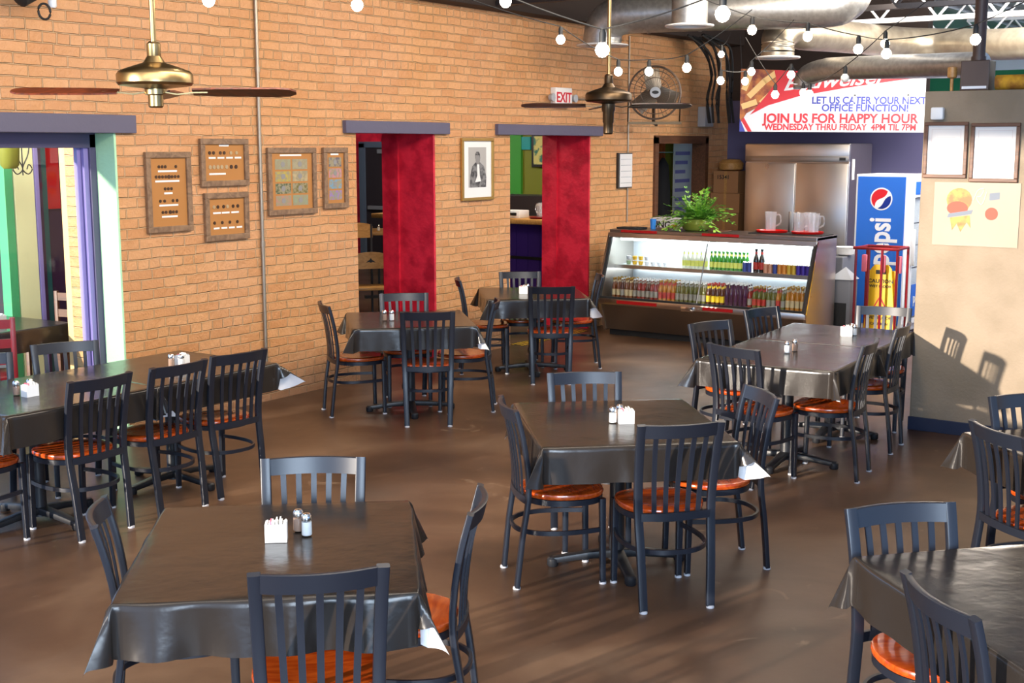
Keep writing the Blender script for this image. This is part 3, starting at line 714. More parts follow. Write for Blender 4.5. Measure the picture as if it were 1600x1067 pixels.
# dark door with a blue-grey frame
d = struct(MB().box((16.70, 13.55, 0), (16.79, 13.66, 2.15)).box((16.70, 14.68, 0), (16.79, 14.8, 2.15)).box((16.70, 13.55, 2.08), (16.79, 14.8, 2.18)).build('door_1', M['doorframe'], smooth=False))
MB().box((16.74, 13.66, 0), (16.79, 14.68, 2.08)).build('door_leaf', M['darkdoor'], d, smooth=False)
MB().box((16.66, 13.8, 1.98), (16.74, 14.35, 2.05)).build('door_closer', M['grey'], d, smooth=False)
MB().box((16.68, 13.7, 1.02), (16.74, 14.6, 1.08)).build('push_bar', M['grey'], d, smooth=False)
def pub_table(x, y, z, s, label):
    t = thing('pub_table', label, 'table', (x, y, 0), R(-40), 'light wood tables in the bar room')
    MB().box((-s, -s, z - .045), (s, s, z), bev=.006).build('tabletop', M['tan'], t)
    MB().lathe([(.04, .03), (.04, z - .05)], 14).build('column', M['castiron'], t)
    MB().box((-.3, -.05, 0), (.3, .05, .04)).box((-.05, -.3, 0), (.05, .3, .04)).build('base', M['castiron'], t)
pub_table(11.5, 9.75, .76, .42, 'light wood table seen low through the first red doorway')
pub_table(13.5, 11.5, .95, .42, 'high light wood table near the dark door of the bar room')
def bar_chair(x, y, z, face, label, logo=True):
    t = thing('bar_chair', label, 'chair', (x, y, 0), R(face) - math.pi / 2, 'wood-backed chairs in the bar room')
    MB().box((-.2, -.2, z), (.2, .2, z + .03), bev=.005).build('seat', M['tan'], t)
    for sx in (-1, 1):
        MB().box((sx * .18 - .012, -.2, 0), (sx * .18 + .012, -.176, z + .42)).build('rear_leg', M['castiron'], t)
        MB().box((sx * .18 - .012, .17, 0), (sx * .18 + .012, .194, z)).build('front_leg', M['castiron'], t)
    q = MB(); q.x = Matrix.Translation((0, -.2, z + .25)) @ Matrix.Rotation(R(90), 4, 'X')
    q.prism([(-.2, 0), (.2, 0), (.2, .14)] + [(.2 * math.cos(R(a)), .14 + .05 * math.sin(R(a))) for a in range(20, 180, 20)] + [(-.2, .14)], -.012, .012)
    bk = q.build('backrest', M['tan'], t)
    if logo:
        MB().prism([(-.06, -.01), (-.02, .0), (0, -.012), (.02, 0), (.06, -.01), (.012, .025), (0, .045), (-.012, .025)], 0, .002).build('branded_mark', M['black'], bk).matrix_basis = Matrix.Translation((0, -.214, z + .33)) @ Matrix.Rotation(R(90), 4, 'X')
bar_chair(10.98, 9.62, .48, 50, 'wood-backed chair with a dark burnt mark seen low through the first doorway')
bar_chair(11.80, 10.45, .72, 235, 'tall wood-backed chair above the marked one through the first doorway', False)
put(cad0, 'c', 11.42, 9.52, 0, 'white sugar caddy on the light wood table in the bar room', SC, .761)
put(salt0, 's', 11.38, 9.62, 0, 'glass salt shaker on the light wood table in the bar room', SP, .761)
put(salt0, 's', 13.3, 11.45, 0, 'small glass shaker on the high table in the bar room', SP, .951)
# bar counter
t = thing('bar_counter', 'bar counter with a wooden top and violet boarded front', 'counter', (15.0, 10.2, 0))
MB().box((-.3, -1.6, 1.02), (.5, 2.6, 1.09), bev=.01).build('worktop', M['tan'], t)
q = MB().box((0, -1.55, 0), (.4, 2.55, 1.02))
for i in range(20): q.box((-.012, -1.5 + i * .2, .02), (0, -1.36 + i * .2, 1.0))
q.build('front_panel', M['violetpanel'], t, smooth=False)
MB().box((-.03, -1.55, .5), (.02, 2.55, .54)).build('foot_rail', M['blackframe'], t)
# framed mosaic, teal patch, pitchers on the bar
t = thing('framed_artwork', 'small framed artwork with a bird motif on the olive wall', 'picture', (16.78, 10.93, 1.78))
MB().box((-.04, -.24, 0), (0, .28, .52)).build('picture_frame', M['blackframe'], t, smooth=False)
MB().box((-.045, -.20, .04), (-.04, .24, .48)).build('artwork', mat('mosaic_print', srgb(60, 120, 100), .5, noise=(srgb(210, 200, 120), 9, 3, .45, .55)), t, smooth=False)
tag(MB().box((16.76, 11.25, 2.05), (16.79, 11.6, 2.25)).build('wall_plaque', mat('teal_paint', srgb(20, 150, 150), .5), smooth=False), 'teal plaque high on the bar room wall', 'plaque')

def make_pitcher(h=.22, r=.07):
    t = thing('pitcher', 'x', 'pitcher')
    q = MB(); n = 20; prof = [(r * .82, .0), (r * .86, .01), (r * .9, h * .5), (r, h * .96), (r * 1.06, h), (r * .97, h), (r * .86, h * .5), (r * .78, .02), (0, .018)]
    q.lathe(prof, n); q.build('body', M['frosted'], t)
    MB().tube(smoothpath([(r * .95, 0, h * .85), (r * 1.6, 0, h * .82), (r * 1.7, 0, h * .45), (r * .9, 0, h * .28)], 4), .009, 8).build('handle', M['frosted'], t)
    return t
pit0 = make_pitcher(.21, .062); PT = 'clear pitchers'
put(pit0, 'pi', 15.02, 9.72, 1.2, 'clear pitcher nearest the red jamb on the bar counter', PT, 1.091)
put(pit0, 'pi', 15.05, 9.92, 1.2, 'clear pitcher in the middle of the row on the bar counter', PT, 1.091)
put(pit0, 'pi', 15.25, 10.02, 1.8, 'clear pitcher behind the others on the bar counter', PT, 1.091)
tag(MB().lathe([(.18, 0), (.19, .02), (.2, .025)], 20, (15.0, 9.85, 1.0901)).build('serving_tray', M['redpaint']), 'dark red tray edge on the bar counter', 'tray')
tag(MB().box((14.85, 10.15, 1.0905), (15.1, 10.45, 1.2), bev=.01).box((14.83, 10.2, 1.13), (14.85, 10.42, 1.17), 1).build('napkin_dispenser', [M['cwhite'], M['black']]), 'white napkin dispenser with a dark slot on the bar counter', 'dispenser')
t = thing('desk_fan', 'small bronze desk fan behind the pitchers on the bar', 'fan', (15.7, 9.95, 1.4))
MB().tube([(0, .17 * math.cos(R(a)), .17 + .17 * math.sin(R(a))) for a in range(0, 360, 15)], .008, 6, closed=True).build('cage', M['brassdark'], t)
q = MB()
for a in range(0, 360, 90): q.prism([(0, 0), (.14 * math.cos(R(a)), .14 * math.sin(R(a))), (.14 * math.cos(R(a + 40)), .14 * math.sin(R(a + 40)))], -.004, .004)
q.build('blades', M['brassdark'], t).matrix_basis = Matrix.Translation((0, 0, .17)) @ Matrix.Rotation(R(90), 4, 'Y')
MB().box((-.05, -.05, -.02), (.05, .05, .0)).box((-.01, -.01, 0), (.01, .01, .05)).build('stand', M['brassdark'], t)
tag(MB().box((15.6, 9.3, 0), (16.1, 11.4, 1.38), bev=.01).build('back_bar_cabinet', M['darkdoor'], smooth=False), 'dark back bar cabinet behind the counter', 'cabinet')

# ------------------------------------------------------------------ things on the brick wall
def picture(x0, z0, x1, z1, label, fm, fw=.045, depth=.03):
    t = thing('framed_picture', label, 'picture', (x0, WY - .004, z0)); w_, h = x1 - x0, z1 - z0
    q = MB()
    for a, c in (((0, 0), (w_, fw)), ((0, h - fw), (w_, h)), ((0, fw), (fw, h - fw)), ((w_ - fw, fw), (w_, h - fw))): q.box((a[0], -depth, a[1]), (c[0], 0, c[1]), bev=.004)
    q.build('picture_frame', fm, t, smooth=False); return t, w_, h
def panel(t, w_, h, fw, m, name='backing'): return MB().box((fw, -.012, fw), (w_ - fw, -.002, h - fw)).build(name, m, t, smooth=False)
def coin(t, x, z, r=.013, m='coin_dark'):
    MB().lathe([(r, 0), (r, .004), (0, .004)], 12).build('coin', M[m], t).matrix_basis = Matrix.Translation((x, -.012, z)) @ Matrix.Rotation(R(90), 4, 'X')
def strip(t, x0, x1, z): MB().box((x0, -.0135, z), (x1, -.012, z + .014)).build('caption_strip', M['paper'], t, smooth=False)
FG = 'framed collections on the brick wall'
t, w_, h = picture(6.18, 1.47, 6.61, 2.07, 'tall framed coin collection nearest the green jamb', M['framewood']); t['group'] = FG; panel(t, w_, h, .04, M['kraft'])
for z, xs in ((.49, (.13, .16, .19, .29)), (.415, (.10, .13, .16, .19, .22, .25, .28, .31)), (.325, (.18, .21, .24)), (.235, (.13, .17, .25, .29)), (.15, (.15, .18, .22, .25, .28))):
    for x in xs: coin(t, x, z, .012 if x != .22 else .015)
    strip(t, min(xs) - .01, max(xs) + .01, z - .04)
t, w_, h = picture(6.71, 1.80, 7.21, 2.17, 'upper of the two small framed coin collections', M['framewood']); t['group'] = FG; panel(t, w_, h, .04, M['kraft'])
strip(t, .2, .3, .31)
for i, x in enumerate((.10, .14, .21, .25, .32, .38)): coin(t, x, .26, .014, 'coin_dark' if i < 4 else 'coin_light')
for x in (.09, .18, .27, .36): strip(t, x, x + .07, .215)
for i, x in enumerate((.10, .14, .18, .22, .27, .32, .37)): coin(t, x, .15, .016, 'coin_light' if i < 5 else 'coin_dark')
strip(t, .09, .26, .09)
t, w_, h = picture(6.735, 1.375, 7.195, 1.75, 'lower of the two small framed coin collections', M['framewood']); t['group'] = FG; panel(t, w_, h, .04, M['kraft'])
for i, x in enumerate((.10, .14, .2, .24, .3, .35)): coin(t, x, .265, .014, 'coin_dark' if i % 3 else 'coin_light')
for x in (.09, .18, .28): strip(t, x, x + .08, .21)
for i, x in enumerate((.10, .18, .26, .34)): coin(t, x, .14, .013)
for x in (.09, .17, .25, .33): strip(t, x, x + .06, .09)
def note(t, x, z, w2, h2, c):
    m = mat('banknote', c, .6, noise=(srgb(150, 140, 110), 40, 2, .4, .6)); n_ = MB().box((x, -.0135, z), (x + w2, -.012, z + h2)).build('banknote', m, t, smooth=False)
    MB().lathe([(h2 * .28, 0), (h2 * .28, .001), (0, .001)], 14).build('portrait', M['skin_grey'], n_).matrix_basis = Matrix.Translation((x + w2 * .5, -.0135, z + h2 / 2)) @ Matrix.Rotation(R(90), 4, 'X')
t, w_, h = picture(7.42, 1.545, 7.99, 2.10, 'framed sheet of eight old banknotes right of the grey conduit', M['framewood']); t['group'] = FG; panel(t, w_, h, .04, M['kraft']); strip(t, .15, .40, .485)
cs = [srgb(150, 150, 120), srgb(160, 150, 120), srgb(180, 160, 70), srgb(180, 160, 120), srgb(80, 90, 60), srgb(110, 100, 50), srgb(170, 130, 110), srgb(140, 150, 120)]
for i in range(8): note(t, .09 + (i % 2) * .2, .375 - (i // 2) * .1, .18, .085, cs[i])
t, w_, h = picture(8.08, 1.575, 8.39, 2.10, 'narrow framed column of four banknotes beside the first doorway', M['framewood']); t['group'] = FG; panel(t, w_, h, .035, M['kraft']); strip(t, .1, .2, .46)
for i, c in enumerate((srgb(100, 90, 100), srgb(190, 130, 140), srgb(110, 150, 175), srgb(150, 120, 170))): note(t, .075, .36 - i * .095, .16, .08, c)
t, w_, h = picture(10.06, 1.57, 10.60, 2.19, 'gold framed black and white portrait of a person in a dark jacket', M['gold'], .03); t['group'] = FG
panel(t, w_, h, .03, M['paper'], 'mount')
MB().box((.12, -.0135, .13), (.42, -.012, .53)).build('photo_print', M['photobg'], t, smooth=False)
q = MB(); q.x = Matrix.Translation((.27, -.0135, .13)) @ Matrix.Rotation(R(90), 4, 'X')
q.prism([(-.13, 0), (.14, 0), (.15, .1), (.11, .21), (.04, .25), (-.03, .25), (-.09, .21), (-.12, .12)], 0, .0012); q.build('dark_jacket', M['photo'], t, smooth=False)
q = MB(); q.x = Matrix.Translation((.275, -.0147, .41)) @ Matrix.Rotation(R(90), 4, 'X'); q.lathe([(.001, 0), (.038, .0), (.038, .001), (0, .001)], 18, sy=1.35); q.build('face', M['skin_grey'], t, smooth=False)
q = MB(); q.x = Matrix.Translation((.27, -.0152, .415)) @ Matrix.Rotation(R(90), 4, 'X'); q.prism([(-.042, .0), (-.03, .035), (.03, .035), (.045, .0), (.04, .045), (.02, .07), (-.02, .07), (-.04, .045)], 0, .001); q.build('hair', M['photo'], t, smooth=False)
q = MB(); q.x = Matrix.Translation((.275, -.0152, .25)) @ Matrix.Rotation(R(90), 4, 'X'); q.prism([(-.05, -.07), (.05, -.06), (.03, .0), (.02, .11), (-.015, .11), (-.01, 0)], 0, .001); q.build('shirt', M['paper'], t, smooth=False)

tag(MB().tube([(7.345, WY - .018, .22), (7.345, WY - .018, 3.5)], .016, 10).tube([(7.345, WY - .018, 2.7), (7.345, WY - .018, 2.74)], .022, 10).tube([(7.345, WY - .018, 1.3), (7.345, WY - .018, 1.34)], .022, 10).build('conduit_pipe', M['conduit']), 'grey vertical conduit pipe on the brick wall between the frames', 'pipe')
tag(MB().tube([(13.40, WY - .012, 1.2), (13.40, WY - .012, 3.4)], .01, 8).build('conduit_pipe', M['conduit']), 'thin vertical conduit beside the narrow white notice', 'pipe')
# narrow notice
t = thing('wall_notice', 'narrow white notice board with a black edge right of the second doorway', 'notice', (13.14, WY - .003, 1.61))
MB().box((0, -.03, 0), (.33, 0, .42)).build('holder', M['blackframe'], t, smooth=False); MB().box((.03, -.033, .015), (.325, -.03, .405)).build('notice_sheet', M['cert'], t, smooth=False)
q = MB()
for k in range(5): q.box((.05, -.034, .06 + k * .07), (.3, -.033, .064 + k * .07))
q.build('text_lines', M['bluegrey'], t, smooth=False)
# exit sign with emergency lamps
t = thing('exit_sign', 'white illuminated EXIT sign with two emergency lamps above the second doorway', 'sign', (11.86, WY - .003, 2.63))
MB().box((-.17, -.07, -.10), (.17, 0, .11), bev=.008).build('housing', mat('sign_white', (.85, .82, .78, 1), .4), t)
text('EXIT', .15, M['bred'], t, (0, -.072, .0), (R(90), 0, 0), off=.003)
for s in (-1, 1):
    MB().lathe([(0, 0), (.035, .005), (.045, .05), (.04, .055)], 14).build('emergency_lamp', M['greylid'], t).matrix_basis = Matrix.Translation((s * .23, -.03, 0)) @ Matrix.Rotation(R(90), 4, 'X')
MB().tube([(.28, -.015, .0), (1.3, -.015, .0)], .01, 8).build('conduit', M['conduit'], t)
# spotlight with coiled lead at the top left
t = thing('stage_spotlight', 'black spotlight with a coiled lead at the top left corner', 'lamp', (5.16, WY - .25, 3.05))
MB().lathe([(.03, 0), (.07, .02), (.075, .22), (.08, .23), (.07, .23)], 18).build('housing', M['rubber'], t).matrix_basis = Matrix.Translation((-.13, 0, .0)) @ Matrix.Rotation(R(60), 4, 'Y')
MB().tube([(.05 + .045 * math.cos(R(a)), -.03, -.07 + .05 * math.sin(R(a))) for a in range(0, 360, 20)], .008, 6, closed=True).build('lead_loop', M['cable'], t)
MB().lathe([(.02, 0), (.028, .01), (.028, .07)], 12, (.12, -.02, -.04)).build('clear_bulb', M['cwhite'], t)
MB().tube(smoothpath([(.12, 0, .0), (.2, 0, .1), (.34, .05, .2), (.4, .1, .5)], 4), .006, 6).build('cord', M['cable'], t)
MB().tube([(0, .1, .1), (0, .22, .5)], .012, 6).build('yoke', M['cable'], t)

# wall fan
t = thing('wall_fan', 'large round caged industrial fan mounted on the brick wall', 'fan', (13.16, 7.1, 2.72))
t.rotation_euler = (0, 0, R(-58))
rr = .305
q = MB()
for rad, yy in ((rr, 0), (rr * .97, -.05), (rr * .8, -.085), (rr * .55, -.1), (rr * .97, .06)):
    q.tube([(rad * math.cos(R(a)), yy, rad * math.sin(R(a))) for a in range(0, 360, 10)], .005 if yy else .008, 5, closed=True, up=(0, 1, 0))
for k in range(36):
    a = R(k * 10); cx, sz = math.cos(a), math.sin(a)
    q.tube([(rr * cx, 0, rr * sz), (rr * .97 * cx, -.05, rr * .97 * sz), (rr * .8 * cx, -.085, rr * .8 * sz), (rr * .2 * cx, -.105, rr * .2 * sz)], .0022, 4, up=(0, 1, 0))
for k in range(16):
    a = R(k * 22.5); cx, sz = math.cos(a), math.sin(a); q.tube([(rr * cx, 0, rr * sz), (rr * .97 * cx, .06, rr * .97 * sz), (.05 * cx, .12, .05 * sz)], .002, 4, up=(0, 1, 0))
q.build('cage', mat('fan_wire', srgb(120, 102, 88), .4, metal=.6), t)
bd = MB().lathe([(.0, 0), (.062, .0), (.062, .012), (0, .014)], 20).build('badge', M['greylid'], t); bd.matrix_basis = Matrix.Translation((0, -.10, 0)) @ Matrix.Rotation(R(90), 4, 'X')
bd2 = MB().lathe([(.0, .014), (.04, .014), (.04, .017), (0, .017)], 16, sy=.5).build('badge_mark', M['black'], bd)
for k in range(3):
    q = MB(); q.x = Matrix.Rotation(R(120 * k + 20), 4, 'Y') @ Matrix.Rotation(R(22), 4, 'X'); q.box((.04, -.004, -.10), (.27, .004, .10), bev=.003); q.build('fan_blade', mat('fan_blade_grey', srgb(140, 128, 112), .4, metal=.7) if k == 0 else bpy.data.materials['fan_blade_grey'], t)
MB().lathe([(.05, 0), (.07, .02), (.07, .12), (.04, .15)], 16).build('motor', M['brassdark'], t).matrix_basis = Matrix.Translation((0, .17, 0)) @ Matrix.Rotation(R(90), 4, 'X')
MB().tube([(0, .12, 0), (0, .13, -.34), (.05, .42, -.36)], .02, 8).box((-.3, .08, -.36), (.32, .12, -.33)).tube([(-.30, .0, 0), (-.30, .1, -.33)], .008, 6).tube([(.30, .0, 0), (.30, .1, -.33)], .008, 6).build('bracket', M['brassdark'], t)

# ceiling fans
def ceiling_fan(loc, angs, mm, bl, label, tilt, dark=False):
    t = thing('ceiling_fan', label, 'ceiling fan', loc)
    MB().tube([(0, 0, .16), (0, 0, 1.66)], .014, 10).build('downrod', M['brass'], t)
    MB().lathe([(.028, .13), (.032, .14), (.032, .2), (.022, .21)], 16).build('collar', mm, t)
    MB().lathe([(.028, .15), (.05, .115), (.12, .092), (.165, .075), (.175, .06), (.175, .022), (.165, .01), (.09, .0), (.04, -.006), (.0, -.006)], 36).build('motor_housing', mm, t)
    MB().lathe([(.05, -.006), (.05, -.03), (.035, -.035), (.035, -.085), (.028, -.092), (0, -.093)] if not dark else [(.05, -.006), (.05, -.05), (.042, -.07), (.042, -.14), (.036, -.15), (.036, -.22), (.028, -.23), (0, -.23)], 20).build('switch_housing', M['brassdark'] if dark else mm, t)
    for a in angs:
        X = Matrix.Rotation(R(a), 4, 'Z')
        q = MB(); q.x = X; q.sweep([(.04, 0, -.02), (.1, .0, -.03), (.17, .0, -.022), (.24, .0, -.02)], rect(.03, .006)); q.build('blade_iron', mm, t)
        q = MB(); q.x = X @ Matrix.Translation((0, 0, -.018)) @ Matrix.Rotation(R(-14), 4, 'X') @ Matrix.Rotation(R(tilt), 4, 'Y')
        pts = [(.17, -.045), (.28, -.06), (.56, -.068), (.62, -.055), (.65, -.02), (.65, .02), (.62, .055), (.56, .068), (.28, .06), (.17, .045)]
        q.prism(pts, -.004, .004); q.build('blade', bl, t, smooth=False)
    return t
vd = math.degrees(yaw)
ceiling_fan((3.99, 4.79, 2.385), [vd + 97, vd - 82, vd + 8], M['brass'], M['blade'], 'brass ceiling fan on a long rod at the upper left', 0)
ceiling_fan((8.27, 4.85, 2.43), [vd + 88, vd - 78, vd + 5], M['brassdark'], M['bladedark'], 'dark bronze ceiling fan hanging in front of the wall fan', 0, True)

# ------------------------------------------------------------------ ducts
def flange(q, c, r): q.lathe([(r * .98, .0), (r * 1.35, -.01), (r * 1.38, -.02), (r * 1.3, -.03), (r * .9, -.025), (r * .9, .0)], 28, c)
def duct(pth, r, m, label, mouth=None, seams=(), scales=None, fl=True):
    t = thing('air_duct', label, 'duct'); P = smoothpath(pth, 8) if len(pth) > 2 else pth
    MB().tube(P, r, 28, scales=scales).build('pipe', m, t)
    if mouth:
        q = MB(); flange(q, mouth, r); q.build('diffuser_ring', M['steel_white'], t)
    for i, (a, d) in enumerate(seams):
        a = Vector(a); d = Vector(d).normalized(); MB().tube([a - d * .012, a + d * .012], r * 1.025, 28).build('seam_ring', m, t)
    return t
DG = 'silver spiral ducts'
t = duct([(11.66, 6.92, 3.16), (11.66, 6.92, 3.24), (11.66, 6.87, 3.36), (11.67, 6.74, 3.44), (11.72, 6.5, 3.46), (11.95, 5.6, 3.46), (12.2, 4.75, 3.46), (12.26, 4.55, 3.5), (12.28, 4.47, 3.62), (12.28, 4.47, 3.93)], .20, M['duct'], 'large galvanised duct across the top with an elbow ending in a round diffuser', (11.66, 6.92, 3.17),
         [((11.74, 6.42, 3.46), (.26, -1, 0)), ((11.87, 5.9, 3.46), (.26, -1, 0)), ((12.17, 4.85, 3.46), (.3, -1, 0)), ((11.66, 6.92, 3.21), (0, 0, 1))]); t['group'] = DG
t = duct([(10.75, 5.45, 3.22), (10.75, 5.45, 3.93)], .165, M['duct'], 'short vertical duct stub with a wide white ring beside the large duct', (10.75, 5.45, 3.225)); t['group'] = DG
t = duct([(12.5, 5.32, 3.02), (12.5, 5.32, 3.1), (12.52, 5.32, 3.22), (12.68, 5.28, 3.3), (12.95, 5.22, 3.28), (13.6, 5.1, 3.29), (14.7, 4.8, 3.29), (15.0, 4.5, 3.28), (14.9, 4.1, 3.25), (14.5, 3.3, 3.2), (13.2, .8, 3.2)], .17, M['ducttan'], 'tan duct with a down-turned elbow running along the kitchen ceiling', (12.5, 5.32, 3.03)); t['group'] = DG
t = duct([(13.1, 5.26, 2.74), (13.1, 5.26, 2.78), (13.08, 5.2, 2.86), (12.98, 5.0, 2.9), (12.8, 4.7, 2.9), (11.85, 3.1, 2.83)], .115, M['duct'], 'slim pale duct hanging in front of the banner', None); t['group'] = DG
# hanging clutter of cables in the corner beside the banner
t = thing('cable_bundle', 'tangle of black cables hanging down the corner left of the banner', 'cables', (14.6, 7.0, 0))
rnd = random.Random(5)
for k in range(9):
    x0, y0 = rnd.uniform(.15, .45), rnd.uniform(-.1, .25)
    MB().tube(smoothpath([(x0 - .35 + rnd.uniform(-.2, .2), y0 + .15, 3.46), (x0 - .15, y0, 3.3 + rnd.uniform(-.06, .06)), (x0 + rnd.uniform(-.05, .1), y0, 3.0), (x0 + rnd.uniform(-.06, .06), y0, 2.7), (x0 + .05, y0, 2.4)], 4), .016, 6).build('cable', M['cable'], t)
tag(MB().box((15.25, WY - .12, 2.36), (15.5, WY - .005, 2.62), bev=.01).build('junction_box', M['greylid']), 'grey junction box high on the brick near the banner corner', 'box')

# dark drop pipe with box on the partition
t = thing('flue_column', 'dark brown flue pipe with a box standing on the partition top', 'flue', (9.47, 2.50, 2.505))
MB().box((-.085, -.10, 0), (.085, .10, .21), bev=.006).build('box', M['brownbox'], t, smooth=False)
MB().tube([(0, 0, .2), (0, 0, 1.5)], .044, 16).tube([(0, 0, .2), (0, 0, .24)], .052, 16).build('pipe', M['brownbox'], t)
MB().box((-.088, -.085, .012), (-.084, .085, .03)).build('vent_slot', M['cwhite'], t, smooth=False)
tag(MB().lathe([(.012, 0), (.012, .09), (.035, .1), (.035, .17), (.0, .18)], 12, (9.47, 2.68, 2.505)).build('sensor_light', M['tan']), 'small tan sensor fitting beside the brown flue box', 'sensor')
tag(MB().tube([(9.47, 1.2, 2.56), (9.47, 2.37, 2.56)], .055, 14, scales=[1, .95]).build('insulation_roll', M['insul']), 'yellow insulation lagging lying on the partition top', 'insulation')
tag(MB().box((9.32, 2.69, 2.30), (9.374, 2.78, 2.39), bev=.012).build('wall_sensor', M['cwhite']), 'small white sensor box on the partition above the certificates', 'sensor')

# ------------------------------------------------------------------ partition pictures
def cert(y0, z0, y1, z1, label, lean):
    t = thing('framed_certificate', label, 'certificate', (9.372, y1, z0)); w_, h = y1 - y0, z1 - z0
    t.rotation_euler = (R(lean), 0, R(-90)); q = MB(); fw = .026
    for a, c in (((0, 0), (w_, fw)), ((0, h - fw), (w_, h)), ((0, fw), (fw, h - fw)), ((w_ - fw, fw), (w_, h - fw))): q.box((a[0], -.022, a[1]), (c[0], 0, c[1]), bev=.004)
    q.build('picture_frame', M['darkwood'], t, smooth=False)
    MB().box((fw, -.008, fw), (w_ - fw, -.002, h - fw)).build('document', M['cert'], t, smooth=False)
    q = MB()
    for a, c in (((.05, .05), (w_ - .05, .054)), ((.05, h - .054), (w_ - .05, h - .05)), ((.05, .05), (.054, h - .05)), ((w_ - .054, .05), (w_ - .05, h - .05))): q.box((a[0], -.009, a[1]), (c[0], -.008, c[1]))
    for k in range(4): q.box((.09, -.009, h - .11 - k * .05), (w_ - .09, -.008, h - .108 - k * .05))
    q.build('fine_print', mat('faint_print', srgb(214, 204, 200), .6) if 'faint_print' not in bpy.data.materials else bpy.data.materials['faint_print'], t, smooth=False)
cert(2.515, 1.885, 2.825, 2.285, 'left of the two brown framed certificates on the partition', 0)
cert(2.16, 1.86, 2.495, 2.275, 'right of the two brown framed certificates on the partition', 0)
t = thing('plastic_poster', 'clear plastic poster with an orange burger print taped to the partition', 'poster', (9.372, 2.735, 1.40)); t.rotation_euler = (0, 0, R(-90))
MB().box((0, -.004, 0), (.60, 0, .455)).build('sheet', M['poster'], t, smooth=False)
def blob(pts, m, name, d): 
    q = MB(); q.x = Matrix.Rotation(R(90), 4, 'X'); q.prism(pts, .004, .004 + d); return q.build(name, m, t, smooth=False)
def ell(cx, cz, rx, rz, n=18, a0=0, a1=360): return [(cx + rx * math.cos(R(a0 + (a1 - a0) * i / n)), cz + rz * math.sin(R(a0 + (a1 - a0) * i / n))) for i in range(n)]
blob(ell(.18, .33, .09, .085), M['orange'], 'printed_bun', .0008); blob(ell(.17, .27, .075, .05), M['pinkprint'], 'printed_filling', .0014)
blob([(.10, .2), (.27, .23), (.28, .26), (.11, .23)], M['bluegrey'], 'printed_band', .002); blob([(.12, .2), (.26, .22), (.27, .13), (.24, .17), (.2, .1), (.17, .16), (.14, .11)], M['orange'], 'printed_drips', .0018)
blob(ell(.41, .235, .045, .045), M['pinkprint'], 'printed_seal', .001); blob([(.39, .33), (.46, .34), (.46, .39), (.39, .38)], M['bluegrey'], 'printed_letters', .001)
q = MB(); q.tube(smoothpath([(.28, -.006, .33), (.31, -.006, .40), (.35, -.006, .41), (.33, -.006, .36), (.30, -.006, .35), (.34, -.006, .30), (.37, -.006, .39)], 5), .0035, 5); q.build('printed_script', M['cream'], t)

# ------------------------------------------------------------------ banner
bl_, br_ = Vector((14.5, 6.64, 0)), Vector((15.5, 4.69, 0)); bw = (br_ - bl_).length
t = thing('advertising_banner', 'wide red and white vinyl banner reading JOIN US FOR HAPPY HOUR', 'banner', (14.5, 6.64, 2.285), math.atan2(br_.y - bl_.y, br_.x - bl_.x))
bh1, bh2 = .755, .655
q = MB(); q.x = Matrix.Rotation(R(90), 4, 'X'); q.prism([(0, 0), (bw, -.015), (bw, bh2 - .015), (0, bh1)], 0, .004); q.build('vinyl_sheet', M['banner'], t, smooth=False)
def bp_(pts, m, name, d):
    q = MB(); q.x = Matrix.Rotation(R(90), 4, 'X'); q.prism(pts, .004, .004 + d); return q.build(name, m, t, smooth=False)
bp_([(0, .02), (.02, .12), (.08, .22), (.3, .34), (.45, .56), (.5, bh1 - .02), (0, bh1)], M['bamber'], 'amber_photo', .0005)
for i, (a, c) in enumerate((((.02, .3), (.2, .36)), ((.1, .42), (.3, .62)), ((.25, .34), (.42, .5)), ((.04, .5), (.12, .7)), ((.28, .6), (.42, .7)))):
    v = Vector(c) - Vector(a); n_ = Vector((-v.y, v.x)).normalized() * .035
    bp_([tuple(Vector(a) - n_), tuple(Vector(c) - n_), tuple(Vector(c) + n_), tuple(Vector(a) + n_)], M['bgold'], 'gold_highlight', .001)
bp_([(.12, .20), (.337, .315), (.71, .425), (1.23, .515), (1.83, .60), (2.16, .638), (.40, .738), (.43, .60), (.30, .42)] , M['bred'], 'red_swoosh', .0015)
bp_([(0, 0), (.07, 0), (.0, .16)], M['bblue'], 'blue_corner', .0015); bp_([(.02, .13), (.1, .0), (.15, 0), (.05, .17)], M['bred'], 'red_corner', .001)
rx = (R(90), 0, 0)
text('Budweiser', .235, M['banner'], t, (1.10, -.0075, .605), (R(90), R(-4), 0), shear=.45, sx=1.2, off=.004)
text('LET US CATER YOUR NEXT', .118, M['bblue'], t, (1.53, -.0065, .365), (R(90), R(0.5), 0), off=.0035, sx=.93)
text('OFFICE FUNCTION!', .118, M['bblue'], t, (1.49, -.0065, .275), (R(90), R(0.5), 0), off=.0035, sx=.98)
text('JOIN US FOR HAPPY HOUR', .155, M['bred'], t, (1.20, -.0065, .150), (R(90), R(0.3), 0), off=.005, sx=.97)
text('WEDNESDAY THRU FRIDAY  4PM TIL 7PM', .105, M['bred'], t, (1.20, -.0065, .048), (R(90), R(0.3), 0), off=.0035, sx=.92)
for x, z in ((1.365, .385), (1.99, .385)): bp_(ell(x, z, .028, .04, 12), M['banner'], 'wind_flap', .004); bp_(ell(x, z + .045, .012, .012, 8), M['black'], 'wind_slit', .004)
MB().tube([(.01, 0, bh1), (-.02, 0, 1.14)], .004, 5).tube([(bw - .01, 0, bh2), (bw - .0, 0, 1.7)], .004, 5).build('tie_cord', M['cable'], t)

